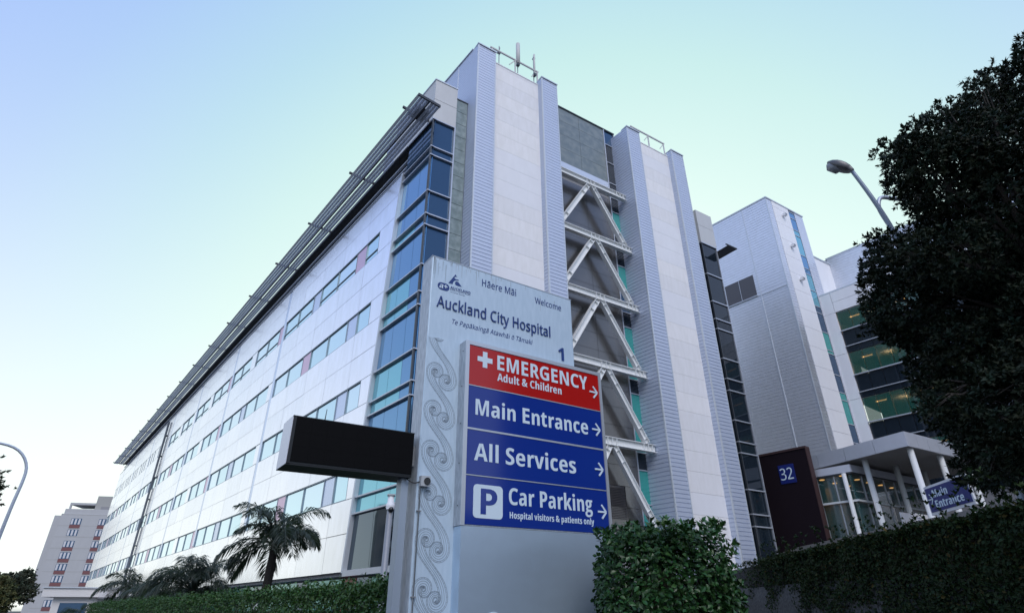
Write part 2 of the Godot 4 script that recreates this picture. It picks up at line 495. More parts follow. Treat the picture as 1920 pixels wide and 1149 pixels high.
func left_wing(b: Node3D) -> void:
	var st := tool()
	# wall behind the cladding, in two lifts so that the ground floor stands back
	prism(st, [FL.p(0.3, 0, -0.30), FL.p(119.8, 0, -0.30), FL.p(119.8, 0, -17), FL.p(2.5, 0, -17)], 3.0, 25.9)
	prism(st, [FL.p(0.6, 0, -1.0), FL.p(119.5, 0, -1.0), FL.p(119.5, 0, -17), FL.p(2.6, 0, -17)], 0.0, 3.0)
	prism(st, [FL.p(0.6, 0, -0.9), FL.p(119.5, 0, -0.9), FL.p(119.5, 0, -17), FL.p(2.6, 0, -17)], 25.9, 28.0)
	mesh_part(b, "core_wall", done(st), M.core_grey)
	bx(b, "roof_slab", FL, 0.35, 120.0, 28.02, 28.5, -17.0, -0.25, M.soffit)
	# cladding
	var bands := [[24.45, 25.88], [22.8, 24.45], [19.4, 21.1], [17.75, 19.4], [14.5, 16.2], [12.8, 14.5], [9.6, 11.25], [7.95, 9.6], [4.83, 6.45], [3.14, 4.83]]
	var far := tool()
	for band in bands:
		var v0: float = band[0]
		var v1: float = band[1]
		var e := tool()
		var g := 0.015
		hexa(e, [FL.p(rake(v0 + g) + 0.16, v0 + g, 0.0), FL.p(7.5 - g, v0 + g, 0.0), FL.p(7.5 - g, v0 + g, -0.12), FL.p(rake(v0 + g) + 0.16, v0 + g, -0.12)],
			[FL.p(rake(v1 - g) + 0.16, v1 - g, 0.0), FL.p(7.5 - g, v1 - g, 0.0), FL.p(7.5 - g, v1 - g, -0.12), FL.p(rake(v1 - g) + 0.16, v1 - g, -0.12)])
		mesh_part(b, "cladding_panel", done(e), M.facade_panel)
		var u := 7.5
		while u < 119.7:
			var u1 := u + 3.75
			var ua := u
			var m15 := fmod(u - 7.5, 15.0)
			if m15 > -0.01 and m15 < 0.01 and u > 8.0 and v0 > 6.5:
				ua = u + 0.55
			if u < 93.0:
				panel(b, "cladding_panel", FL, ua, u1, v0, v1, -0.12, rng.randf_range(-0.004, 0.003), M[["facade_panel", "facade_panel_b", "facade_panel_c"][rng.randi() % 3]])
			else:
				fbox(far, FL, ua + 0.015, minf(u1, 119.8) - 0.015, v0 + 0.015, v1 - 0.015, -0.12, 0.0)
			u = u1
	stuff(mesh_part(b, "distant_cladding", done(far), M.facade_panel))
	for k in range(1, 8):
		bx(b, "joint_strip", FL, 7.5 + 15.0 * k + 0.0, 7.5 + 15.0 * k + 0.54, 6.6, 25.8, -0.14, -0.004, M.panel_blue)
	# raked end trim of the cladding beside the corner glazing
	var t := tool()
	hexa(t, [FL.p(rake(3.1), 3.1, 0.06), FL.p(rake(3.1) + 0.15, 3.1, 0.06), FL.p(rake(3.1) + 0.15, 3.1, -0.28), FL.p(rake(3.1), 3.1, -0.28)],
		[FL.p(rake(25.9), 25.9, 0.06), FL.p(rake(25.9) + 0.15, 25.9, 0.06), FL.p(rake(25.9) + 0.15, 25.9, -0.28), FL.p(rake(25.9), 25.9, -0.28)])
	mesh_part(b, "end_trim", done(t), M.trim_metal)
	# four window bands
	var rows := [[21.1, 22.8], [16.2, 17.75], [11.25, 12.8], [6.45, 7.95]]
	for r in 4:
		var v0: float = rows[r][0]
		var v1: float = rows[r][1]
		var fst := tool()
		fbox(fst, FL, rake(v1) + 0.3, 119.7, v1 - 0.05, v1, -0.2, -0.02)
		fbox(fst, FL, rake(v1) + 0.3, 119.7, v0, v0 + 0.05, -0.2, -0.02)
		var cells: Array = []
		cells.append([5.8, 7.55, "pane"])
		if r > 0:
			cells.append([7.55, 9.1, "blue"])
		else:
			cells.append([7.55, 9.1, "pink"])
		for k in range(1, 16):
			var a := 7.5 * k
			if k > 1:
				var kind := "pane"
				if r == 0:
					kind = ["gap", "pink", "blue", "pink", "gap", "pink", "gap", "gap"][k % 8] if k < 8 else "gap"
				else:
					kind = ["gap", "blue", "pink"][k % 3]
				cells.append([a, a + 1.5, kind])
			if r == 0 and k > 8:
				for q in 3:
					cells.append([a + 1.5 + q * 2.0, a + 2.9 + q * 2.0, "solid"])
					cells.append([a + 2.9 + q * 2.0, a + 3.5 + q * 2.0, "pane"])
			else:
				cells.append([a + 1.5, a + 4.5, "pane"])
				cells.append([a + 4.5, a + 7.5, "pane"])
		fbox(fst, FL, 5.72, 5.8, v0, v1, -0.2, -0.02)
		for c in cells:
			fbox(fst, FL, c[0] - 0.035, c[0] + 0.035, v0 + 0.05, v1 - 0.05, -0.2, -0.03)
			if r == 0 and c[2] == "pane":
				fbox(fst, FL, c[0] + 0.035, c[1] - 0.035, v0 + 0.48, v0 + 0.54, -0.2, -0.04)
		var band := mesh_part(b, "window_band", done(fst), M.frame_mid)
		for c in cells:
			var mm: Material = M[["glass_band", "glass_band", "glass_band_b", "glass_band_c"][rng.randi() % 4]]
			var nm := "pane"
			var dn := -0.09
			if c[2] == "pink":
				mm = M.panel_pink; nm = "coloured_panel"; dn = -0.05
			elif c[2] == "blue":
				mm = M.panel_blue; nm = "coloured_panel"; dn = -0.07
			elif c[2] == "gap" or c[2] == "solid":
				mm = M.facade_panel; nm = "infill_panel"; dn = -0.01
			var w0: float = c[0] + 0.036
			var w1: float = minf(c[1] - 0.036, 119.7)
			if c[2] == "gap":
				w0 = c[0] + 0.04
			bx(band, nm, FL, w0, w1, v0 + 0.052, v1 - 0.052, -0.19, dn, mm)
		var infill := bx(b, "cladding_panel", FL, rake(v0) + 0.17, 5.7, v0 + 0.015, v1 - 0.015, -0.12, 0.0, M.facade_panel)
		infill.name = "cladding_panel"
	# clerestory under the eaves: dark glass with pale sunshade rails
	for k in 40:
		var a := 0.7 + k * 3.0
		panel(b, "clerestory_pane", FL, a, minf(a + 3.0, 119.6), 25.92, 27.98, -0.88, -0.8, M.glass_black, 0.06)
	var st2 := tool()
	for k in 3:
		fbox(st2, FL, 0.5, 119.6, 26.2 + k * 0.55, 26.28 + k * 0.55, -0.45, -0.3)
	mesh_part(b, "clerestory_rail", done(st2), M.shade_blade)
	var sl := tool()
	fbox(sl, FL, rake(25.9), 119.9, 25.9, 25.96, -0.85, 0.02)
	mesh_part(b, "coping", done(sl), M.frame_alum)
	# sunshade: blades along the eaves on cross arms
	for nn in [1.56, 1.36, 1.16, 0.96, 0.60, 0.40, 0.20]:
		var s3 := tool()
		var a0 := FL.p(-0.95, 28.05, nn)
		var a1 := FL.p(120.3, 28.05, nn)
		bar(s3, a0, a1, FL.n + Vector3.UP * 0.75, 0.17, 0.035)
		mesh_part(b, "sunshade_blade", done(s3), M.shade_blade)
	bx(b, "sunshade_beam", FL, 0.35, 120.3, 27.95, 28.2, -0.22, -0.02, M.shade_arm)
	bx(b, "sunshade_beam", FL, -0.95, 120.3, 28.1, 28.2, 0.74, 0.84, M.shade_arm)
	bx(b, "sunshade_end", FL, -1.02, -0.94, 27.96, 28.14, 0.12, 1.62, M.shade_arm)
	for k in 17:
		var u := 0.55 + 7.47 * k
		bx(b, "sunshade_arm", FL, u - 0.06, u + 0.06, 28.12, 28.26, -0.3, 1.8, M.shade_arm)
	var gr := tool()
	fbox(gr, FL, -0.2, 0.9, 28.13, 28.16, 0.42, 1.28)
	mesh_part(b, "maintenance_grating", done(gr), M.shade_arm)
	# downpipe
	var dp := smooth_tool()
	tube(dp, [FL.p(71.3, 0, 0.2), FL.p(71.3, 25.6, 0.2)], [0.14, 0.14], 10)
	mesh_part(b, "downpipe", done(dp), M.pipe)
	for k in 8:
		bx(b, "pipe_bracket", FL, 70.6, 71.4, 3.2 + k * 2.9, 3.28 + k * 2.9, 0.0, 0.2, M.pipe)
	# ground floor glazing behind the planting
	var gu := 0.7
	var gi := 0
	while gu < 80.0:
		var mm: Material = M.glass_green
		if gi % 5 == 2:
			mm = M.glass_navy
		if gi == 3:
			mm = M.panel_red
		panel(b, "ground_floor_pane", FL, gu, gu + 1.55, 0.2, 2.98, -0.98, -0.9, mm, 0.08)
		gu += 1.55
		gi += 1

func corner_glazing(b: Node3D) -> void:
	var trans := [28.0, 25.8, 25.15, 22.5, 20.9, 20.15, 17.6, 15.97, 15.2, 12.78, 11.15, 10.43, 7.95, 6.45, 5.68, 3.18]
	# left face, up to the raked trim
	for i in trans.size() - 1:
		var v1: float = trans[i] - 0.03
		var v0: float = trans[i + 1] + 0.03
		var mids := [0.04, 1.35, 2.75, 99.0]
		for k in 3:
			var a: float = mids[k] + 0.012
			var c0: float = minf(mids[k + 1] - 0.012, rake(v0) - 0.02)
			var c1: float = minf(mids[k + 1] - 0.012, rake(v1) - 0.02)
			var m: Material = M.glass_blue
			if i == 0 or i == 1:
				m = M.glass_navy
			elif (i in [4, 6, 7, 9, 10] and k >= 1) or i >= 12:
				m = M.glass_teal
			if i == 14:
				m = M.glass_mirror
			if i <= 1:
				c0 = minf(c0, 3.28); c1 = minf(c1, 3.28)
			var st := tool()
			hexa(st, [FL.p(a, v0, -0.16), FL.p(c0, v0, -0.16), FL.p(c0, v0, -0.2), FL.p(a, v0, -0.2)],
				[FL.p(a, v1, -0.16), FL.p(c1, v1, -0.16), FL.p(c1, v1, -0.2), FL.p(a, v1, -0.2)])
			mesh_part(b, "corner_pane", done(st), m)
		bx(b, "transom", FL, -0.03, rake(trans[i]) - 0.02, trans[i] - 0.035, trans[i] + 0.035, -0.22, 0.0, M.frame_alum)
	bx(b, "sill", FL, -0.03, rake(3.1), 2.95, 3.2, -0.22, 0.05, M.frame_alum)
	# right face, narrow
	for i in trans.size() - 1:
		panel(b, "corner_pane", FT, -2.24, -0.85, trans[i + 1], trans[i], -0.2, -0.14, M.glass_navy, 0.07)
		bx(b, "transom", FT, -2.33, -0.80, trans[i] - 0.035, trans[i] + 0.035, -0.2, 0.0, M.frame_alum)
	bx(b, "corner_mullion", FT, -2.33, -2.25, 3.0, 28.0, -0.13, -0.02, M.frame_dark)
	bx(b, "edge_mullion", FT, -0.87, -0.80, 3.0, 28.0, -0.2, 0.02, M.frame_alum)
	var st2 := tool()
	prism(st2, [FT.p(-2.2, 0, -0.25), FT.p(0.02, 0, -0.25), FT.p(0.02, 0, -6), FL.p(0.4, 0, -6), FL.p(0.4, 0, -0.24)], 0.0, 28.0)
	mesh_part(b, "corner_core", done(st2), M.core_dark)
	# tile strip
	var v := 0.4
	while v < 30.4:
		panel(b, "wall_tile", FT, -0.80, -0.02, v, minf(v + 1.04, 30.5), -0.24, -0.04, M.tile_green, 0.03)
		v += 1.04
	bx(b, "strip_flashing", FT, -0.82, -0.0, 30.5, 30.58, -0.3, 0.0, M.frame_dark)
	# cap block over the corner
	for r in [[28.03, 29.62], [29.65, 31.32]]:
		var st3 := tool()
		var pl := hdir(YL)
		var q0 := FT.p(-2.33, 0, 0.0)
		var q1 := FT.p(-0.80, 0, 0.0)
		prism(st3, [q0, q1, q1 + pl * 5.0, q0 + pl * 5.0], r[0], r[1])
		mesh_part(b, "cap_block", done(st3), M.cap_panel)
	var st4 := tool()
	var c0 := FT.p(-2.37, 0, 0.04)
	var c1 := FT.p(-0.78, 0, 0.04)
	prism(st4, [c0, c1, c1 + hdir(YL) * 5.1, c0 + hdir(YL) * 5.1], 31.32, 31.4)
	mesh_part(b, "cap_coping", done(st4), M.trim_metal)

func tower(b: Node3D, u0: float, a1: float, b0: float, u1: float, top: float) -> void:
	# two clad piers with a pale panelled wall between them
	var pl := hdir(YL)
	var st := tool()
	prism(st, [FR.p(u0 + 0.1, 0, -0.56), FR.p(u1 - 0.04, 0, -0.56), FR.p(u1 - 0.04, 0, -0.5) + pl * 13.0, FR.p(u0 + 0.05, 0, -0.5) + pl * 13.0], 0.0, top - 0.5)
	for s in [[u0 + 0.05, a1 - 0.02], [b0 + 0.06, u1 - 0.04]]:
		prism(st, [FR.p(s[0], 0, -0.06), FR.p(s[1], 0, -0.06), FR.p(s[1], 0, -0.555), FR.p(s[0], 0, -0.555)], 0.0, top - 0.5)
	for s in [[u0 + 0.05, a1 - 0.02], [b0 + 0.06, u1 - 0.04]]:
		prism(st, [FR.p(s[0], 0, -0.05), FR.p(s[1], 0, -0.05), FR.p(s[1], 0, -0.55), FR.p(s[0], 0, -0.55)], top - 0.5, top - 0.02)
	if u0 < 1.0:
		prism(st, [FS.p(0.5, 0, -0.05), FS.p(13.0, 0, -0.05), FS.p(13.0, 0, -0.35), FS.p(0.5, 0, -0.35)], top - 0.5, top - 0.02)
	mesh_part(b, "tower_core", done(st), M.core_grey)
	for s in [[u0, a1], [b0, u1]]:
		var w := tool()
		siding(w, FR, s[0] + 0.07, s[1] - 0.05, 0.0, top - 0.05, 0.0, 0.245, 0.045, 0.05)
		stuff(mesh_part(b, "pier_siding", done(w), M.board_metal))
		bx(b, "corner_trim", FR, s[0], s[0] + 0.075, 0.0, top, -0.05, 0.02, M.trim_metal)
		bx(b, "corner_trim", FR, s[1] - 0.055, s[1], 0.0, top, -0.06, 0.02, M.trim_metal)
		bx(b, "pier_coping", FR, s[0] - 0.04, s[1] + 0.04, top, top + 0.09, -0.6, 0.06, M.trim_metal)
		var fs := Frame.new(FR.p(s[0], 0, 0), YL, YL - 90)
		var w2 := tool()
		var back := 0.47 if s[0] == b0 else (13.0 if u0 < 1.0 else 1.75)
		siding(w2, fs, 0.06, back, 0.0, top - 0.05, 0.0, 0.245, 0.045, 0.05)
		stuff(mesh_part(b, "flank_siding", done(w2), M.board_metal))
		bx(b, "corner_trim", fs, 0.0, 0.07, 0.0, top - 0.002, -0.03, 0.016, M.trim_metal)
		if u0 < 1.0 and s[0] == u0:
			bx(b, "flank_coping", fs, 0.6, 13.0, top, top + 0.085, -0.4, 0.06, M.trim_metal)
			bx(b, "flank_joint", fs, 2.35, 2.42, 28.5, top - 0.04, -0.01, 0.02, M.trim_metal)
	# panelled wall
	var v := 0.2
	while v < top - 0.6:
		panel(b, "wall_panel", FR, a1 - 0.01, b0 + 0.09, v, minf(v + 1.235, top - 0.42), -0.5, -0.43, M[["plain_panel", "plain_panel_b", "plain_panel_c"][rng.randi() % 3]], 0.012)
		v += 1.235
	bx(b, "parapet_cap", FR, a1 + 0.01, b0 + 0.06, top - 0.415, top - 0.33, -0.62, -0.40, M.plain_panel)

func towers(b: Node3D) -> void:
	tower(b, 0.0, 1.37, 5.2, 6.55, 35.42)
	tower(b, 13.3, 14.62, 18.18, 19.55, 35.0)

func ibeam(st: SurfaceTool, a: Vector3, c: Vector3, out: Vector3, depth: float, width: float, web: float) -> void:
	# H section: flanges face out along the section's height; width runs along out
	var t := (c - a).normalized()
	var w := (out - t * out.dot(t)).normalized()
	var h := t.cross(w).normalized()
	for s in [-1.0, 1.0]:
		bar(st, a + h * s * (depth / 2 - web / 2), c + h * s * (depth / 2 - web / 2), w, width, web)
	bar(st, a, c, w, web, depth - 2 * web)

func truss_bay(b: Node3D) -> void:
	# set-back wall between the two towers
	var st := tool()
	prism(st, [FR.p(6.4, 0, -1.72), FR.p(13.5, 0, -1.72), FR.p(13.5, 0, -9), FR.p(6.4, 0, -9)], 0.0, 35.5)
	mesh_part(b, "bay_core", done(st), M.core_dark)
	bx(b, "bay_coping", FR, 6.4, 13.45, 35.5, 35.6, -2.2, -1.55, M.frame_dark)
	for r in 4:
		for c in 2:
			panel(b, "stained_panel", FR, 7.3 + c * 2.5 if c == 1 else 6.45, 12.28 if c == 1 else 9.8, 30.1 + r * 1.35, 31.45 + r * 1.35, -1.72, -1.62, M.stained_sheet, 0.02)
	bx(b, "bay_spandrel", FR, 6.45, 12.28, 28.9, 30.08, -1.72, -1.6, M.shade_blade)
	var tops := [28.62, 23.97, 19.36, 14.72, 10.14, 5.5]
	for k in 5:
		var hi: float = tops[k] - 0.1
		var lo: float = tops[k + 1] - 0.1
		var rr := 4
		for r in rr:
			var v1 := hi - r * (hi - lo) / rr
			var v0 := hi - (r + 1) * (hi - lo) / rr
			panel(b, "recess_panel", FR, 6.45, 10.0, v0, v1, -1.72, -1.62, M.recess_panel, 0.02)
			if not (k == 4 and (r == 2)):
				panel(b, "recess_panel", FR, 10.0, 12.26, v0, v1, -1.72, -1.62, M.recess_panel, 0.02)
			else:
				panel(b, "recess_panel", FR, 11.2, 12.26, v0, v1, -1.72, -1.62, M.recess_panel, 0.02)
	var lv := tool()
	for k in 20:
		var y := 5.95 + k * 0.088
		var q := [FR.p(10.05, y, -1.56), FR.p(11.15, y, -1.56), FR.p(11.15, y + 0.06, -1.64), FR.p(10.05, y + 0.06, -1.64)]
		quad(lv, q[0], q[1], q[2], q[3])
	mesh_part(b, "louvre", done(lv), M.louver)
	# window column beside the second tower
	var cells := [[34.05, 35.5, "glass_navy"], [32.2, 34.05, "glass_black"], [30.16, 32.2, "glass_black"], [28.75, 30.16, "glass_black"],
		[27.42, 28.75, "glass_black"], [25.3, 27.42, "glass_green"], [24.1, 25.3, "glass_black"], [22.78, 24.1, "glass_black"], [20.7, 22.78, "glass_green"], [19.15, 20.7, "glass_navy"],
		[18.05, 19.15, "glass_black"], [16.1, 18.05, "glass_green"], [14.4, 16.1, "glass_green"], [13.45, 14.4, "glass_black"], [11.47, 13.45, "glass_green"], [9.8, 11.47, "glass_green"],
		[8.77, 9.8, "glass_black"], [6.86, 8.77, "glass_green"], [4.0, 6.86, "glass_green"]]
	for c in cells:
		panel(b, "window_pane", FR, 12.36, 13.36, c[0], c[1], -1.72, -1.66, M[c[2]], 0.06)
		bx(b, "window_transom", FR, 12.36, 13.36, c[0] - 0.03, c[0] + 0.03, -1.68, -1.6, M.frame_alum)
	bx(b, "window_mullion", FR, 12.28, 12.36, 0.0, 35.5, -1.7, -1.56, M.frame_alum)
	bx(b, "window_mullion", FR, 13.36, 13.42, 0.0, 35.5, -1.7, -1.58, M.frame_alum)
	# exposed steel bracing
	for k in 5:
		var s1 := tool()
		var vm: float = tops[k] - 0.23
		ibeam(s1, FR.p(6.5, vm, -0.9), FR.p(13.15, vm, -0.9), FR.n, 0.46, 0.3, 0.03)
		for q in [9.46, 9.8, 10.12, 12.2, 12.55, 12.85]:
			fbox(s1, FR, q - 0.012, q + 0.012, vm - 0.2, vm + 0.2, -0.87, -0.755)
		mesh_part(b, "truss_beam", done(s1), M.steel_white)
	for k in 5:
		var top_v: float = tops[k] - 0.48
		var low: float = tops[k + 1] + 0.02
		for s in [[9.6, 7.0], [9.95, 12.55]]:
			var s2 := tool()
			ibeam(s2, FR.p(s[0], top_v, -0.9), FR.p(s[1], low, -0.9), FR.n, 0.34, 0.28, 0.03)
			for q in 4:
				var tt := [0.06, 0.2, 0.8, 0.94][q] as float
				var c := FR.p(lerpf(s[0], s[1], tt), lerpf(top_v, low, tt), -0.9)
				var dd := (FR.p(s[1], low, -0.9) - FR.p(s[0], top_v, -0.9)).normalized()
				bar(s2, c - dd * 0.012, c + dd * 0.012, FR.n, 0.24, 0.29)
			mesh_part(b, "truss_brace", done(s2), M.steel_white)

func right_bay(b: Node3D) -> void:
	var n := -0.3
	var trans := [26.85, 24.02, 21.65, 20.2, 19.4, 17.1, 15.6, 14.75, 12.67, 11.24, 10.51, 8.22, 6.75, 6.04, 3.9, 2.4]
	var pl := hdir(YL)
	var st := tool()
	prism(st, [FR.p(20.35, 0, n - 0.15), FR.p(22.02, 0, n - 0.15), FR.p(22.02, 0, n - 0.15) + pl * 12.0, FR.p(19.3, 0, n - 0.15) + pl * 12.0, FR.p(19.3, 0, n - 0.15) + pl * 1.6, FR.p(20.35, 0, n - 0.15) + pl * 1.0], 0.0, 27.0)
	mesh_part(b, "bay_core", done(st), M.core_dark)
	var fs := Frame.new(FR.p(20.3, 0, n), YL, YL - 90)
	for i in trans.size() - 1:
		var m: Material = M.glass_black
		panel(b, "bay_pane", FR, 20.42, 22.0, trans[i + 1], trans[i], n - 0.12, n - 0.06, m, 0.06)
		panel(b, "bay_pane", fs, 0.06, 1.0, trans[i + 1], trans[i], -0.06, -0.02, m, 0.06)
		bx(b, "transom", FR, 20.3, 22.06, trans[i] - 0.04, trans[i] + 0.04, n - 0.11, n + 0.03, M.frame_alum)
		bx(b, "transom", fs, 0.05, 1.0, trans[i] - 0.035, trans[i] + 0.035, -0.05, 0.02, M.frame_alum)
	bx(b, "edge_mullion", FR, 22.0, 22.07, 0.0, 26.8, n - 0.11, n + 0.02, M.frame_alum)
	bx(b, "edge_mullion", FR, 20.31, 20.38, 0.0, 26.8, n - 0.10, n + 0.02, M.frame_dark)
	for r in [[26.9, 28.5], [28.52, 29.95]]:
		var s2 := tool()
		var q0 := FR.p(20.28, 0, n + 0.02)
		var q1 := FR.p(22.1, 0, n + 0.02)
		prism(s2, [q0, q1, q1 + pl * 3.0, q0 + pl * 3.0], r[0], r[1])
		mesh_part(b, "cap_block", done(s2), M.cap_panel)
	# short sunshade on the far side
	bx(b, "sunshade_frame", FR, 21.9, 23.2, 26.62, 26.7, 0.66, 0.74, M.shade_arm)
	bx(b, "sunshade_frame", FR, 21.9, 23.2, 26.62, 26.7, -1.04, -0.96, M.shade_arm)
	bx(b, "sunshade_frame", FR, 23.12, 23.2, 26.615, 26.695, -0.95, 0.65, M.shade_arm)
	for k in 9:
		bx(b, "sunshade_blade", FR, 22.1 + k * 0.115, 22.19 + k * 0.115, 26.56, 26.61, -1.0, 0.7, M.shade_arm)

func make_rooftop() -> void:
	# aerials and rails behind the tower parapets
	var lab := ["thin grey whip aerial at the left end of the first tower's roof rail", "tall white panel aerial in the middle of the first tower's roof", "slim white panel aerial at the right end of the first tower's roof"]
	var us := [2.05, 3.58, 5.02]
	var ws := [0.05, 0.30, 0.14]
	var y0 := [36.0, 36.45, 36.3]
	var y1 := [37.5, 38.6, 38.4]
	for k in 3:
		var t := thing("aerial", lab[k], "antenna", FR.p(us[k], 35.0, -0.7), "aerials on the tower roof")
		var p := smooth_tool()
		tube(p, [FR.p(us[k] + ws[k] * 0.2, 34.9, -0.75), FR.p(us[k] + ws[k] * 0.2, y1[k] - 0.1, -0.75)], [0.035, 0.03], 8)
		mesh_part(t, "mast", done(p), M.galv)
		if k > 0:
			var s := smooth_tool()
			var r: float = ws[k] / 2
			tube(s, [FR.p(us[k], y0[k], -0.6), FR.p(us[k], y0[k] + 0.03, -0.6), FR.p(us[k], y1[k] - 0.08, -0.6), FR.p(us[k], y1[k], -0.6)], [r * 0.7, r, r, r * 0.55], 12)
			mesh_part(t, "radome", done(s), M.antenna_white)
			bx(t, "bracket", FR, us[k] - 0.1, us[k] + 0.1, y0[k] - 0.25, y0[k] - 0.05, -0.72, -0.5, M.frame_dark)
			bx(t, "bracket", FR, us[k] - 0.08, us[k] + 0.08, y1[k] - 0.5, y1[k] - 0.4, -0.76, -0.56, M.galv)
		else:
			bx(t, "bracket", FR, 1.93, 2.17, 36.65, 36.75, -0.85, -0.68, M.galv)
			bx(t, "tip", FR, 2.05, 2.13, 37.1, 37.3, -0.78, -0.72, M.galv)
	for a in [[1.26, 5.35, 36.58, -0.6, "pale pipe rail with raking struts on the first tower's roof"], [14.4, 18.2, 36.1, -0.6, "pale pipe rail with raking struts on the second tower's roof"]]:
		var t := thing("roof_rail", a[4], "railing", FR.p(a[0], 35.0, a[3]))
		bx(t, "top_rail", FR, a[0], a[1], a[2], a[2] + 0.1, a[3] - 0.05, a[3] + 0.05, M.antenna_white)
		for k in 3:
			var u := lerpf(a[0] + 0.15, a[1] - 0.1, k / 2.0)
			var s := tool()
			bar(s, FR.p(u, 34.85, a[3]), FR.p(u, a[2], a[3]), FR.u, 0.08, 0.08)
			mesh_part(t, "post", done(s), M.antenna_white)
			var s2 := tool()
			bar(s2, FR.p(u - 0.5, a[2] - 0.75, a[3]), FR.p(u, a[2] - 0.02, a[3]), FR.u, 0.06, 0.06)
			mesh_part(t, "strut", done(s2), M.antenna_white)

# ------------------------------------------------------------------ annex
func make_annex() -> void:
	var A := Vector3(25.325, 0, -45.416)
	var F := Frame.new(A, YR, YR + 90)
	var L := Frame.new(A, YL, YL - 90)
	var pl := hdir(YL)
	var b := thing("hospital_annex", "silver ribbed metal tower with slit window and wing of green glazing behind the entrance", "building", A)
	var top := 37.85
	var st := tool()
	prism(st, [F.p(0.04, 0, -0.06), F.p(6.05, 0, -0.06), F.p(6.05, 0, -12), L.p(14, 0, -0.06)], 0.0, top - 0.05)
	mesh_part(b, "tower_core", done(st), M.core_grey)
	# ribbed left flank, in two lifts with a flashing between them
	var w := tool()
	siding(w, L, 0.08, 14.0, 27.95, top, 0.03, 0.29, 0.05, 0.03)
	stuff(mesh_part(b, "ribbed_cladding", done(w), M.rib_metal))
	w = tool()
	siding(w, L, 0.08, 14.0, 3.0, 27.85, 0.0, 0.29, 0.05, 0.03)
	stuff(mesh_part(b, "ribbed_cladding", done(w), M.rib_metal))
	bx(b, "flashing", L, 0.0, 14.0, 27.85, 27.95, -0.04, 0.045, M.trim_metal)
	bx(b, "corner_trim", L, 0.0, 0.08, 3.0, top, -0.05, 0.05, M.trim_metal)
	bx(b, "joint_cover", L, 2.62, 2.7, 3.0, top - 0.02, -0.02, 0.05, M.trim_metal)
	bx(b, "coping", L, -0.06, 14.0, top, top + 0.12, -0.5, 0.09, M.trim_metal)
	for k in 2:
		var u0 := 3.02 + k * 1.56
		bx(b, "louvre_panel", L, u0, u0 + 1.5, 28.03, 30.28, 0.0, 0.06, M.louver)
	var lf := tool()
	fbox(lf, L, 2.95, 6.2, 27.93, 28.02, 0.0, 0.12)
	fbox(lf, L, 4.53, 4.57, 28.03, 30.28, 0.061, 0.09)
	mesh_part(b, "louvre_frame", done(lf), M.frame_alum)
	# front face
	for s in [[0.05, 0.84], [4.62, 6.08]]:
		w = tool()
		siding(w, F, s[0], s[1], 3.0, top, 0.0, 0.29, 0.05, 0.03)
		stuff(mesh_part(b, "ribbed_cladding", done(w), M.rib_metal))
	var v := 3.0
	while v < top - 0.3:
		panel(b, "wall_panel", F, 0.84, 3.58, v, minf(v + 1.9, top), -0.06, 0.02, M.plain_panel, 0.025)
		v += 1.9
	bx(b, "coping", F, 0.1, 6.12, top, top + 0.117, -0.5, 0.08, M.trim_metal)
	var sv := [37.6, 36.85, 35.37, 34.7, 32.35, 30.85, 30.2, 28.4, 26.7, 26.0, 24.0, 22.2, 21.85, 19.85, 18.2, 17.5, 15.4, 13.8, 13.1, 11.0, 9.0]
	for i in sv.size() - 1:
		var mm: Material = M.glass_teal if i % 4 in [2, 3] else M.glass_blue
		if i > 7:
			mm = M.glass_green if i % 4 in [2, 3] else M.glass_navy
		panel(b, "slit_pane", F, 3.62, 4.58, sv[i + 1], sv[i], -0.06, -0.02, mm, 0.05)
		bx(b, "slit_transom", F, 3.58, 4.62, sv[i] - 0.035, sv[i] + 0.035, -0.06, 0.03, M.frame_alum)
	# low link wall and upper set-back storey
	var st2 := tool()
	prism(st2, [F.p(6.1, 0, -0.1), F.p(9.0, 0, -0.1), F.p(9.0, 0, -10), F.p(6.1, 0, -10)], 20.0, 33.0)
	mesh_part(b, "link_wall", done(st2), M.plain_panel)
	bx(b, "coping", F, 6.12, 8.94, 33.0, 33.1, -0.4, 0.0, M.trim_metal)
	var U := Frame.new(F.p(8.95, 0, 0), YL, YL - 90)
	w = tool()
	siding(w, U, -24.0, 0.2, 26.0, 33.7, 0.02, 0.29, 0.05, 0.03)
	stuff(mesh_part(b, "ribbed_cladding", done(w), M.rib_metal))
	bx(b, "coping", U, -24.0, 0.3, 33.7, 33.8, -0.5, 0.08, M.trim_metal)
	bx(b, "upper_core", U, -24.0, 6.0, 26.0, 33.69, -12.0, -0.05, M.core_grey)
	# wing
	var W := Frame.new(F.p(4.85, 0, 0), YL, YL - 90)
	for k in 8:
		var a := -0.98 - 3.1 * k
		panel(b, "fascia_panel", W, a - 3.1, a, 26.92, 27.95, -0.2, 0.0, M.plain_panel, 0.03)
		panel(b, "fascia_panel", W, a - 3.1, a, 25.9, 26.92, -0.2, 0.0, M.plain_panel, 0.03)
	for vv in [[25.9, 27.95], [21.83, 25.9], [17.63, 21.83], [13.4, 17.63], [9.2, 13.4], [5.0, 9.2]]:
		panel(b, "pier_panel", W, -0.98, 0.02, vv[0], vv[1], -0.2, 0.0, M.plain_panel, 0.03)
	bx(b, "wing_roof", W, -25.8, 0.0, 27.96, 28.1, -14.0, 0.0, M.trim_metal)
	var floors := [[23.96, 25.88, 22.43, 21.83], [19.72, 21.8, 18.14, 17.63], [15.5, 17.6, 13.95, 13.4], [11.3, 13.38, 9.8, 9.2]]
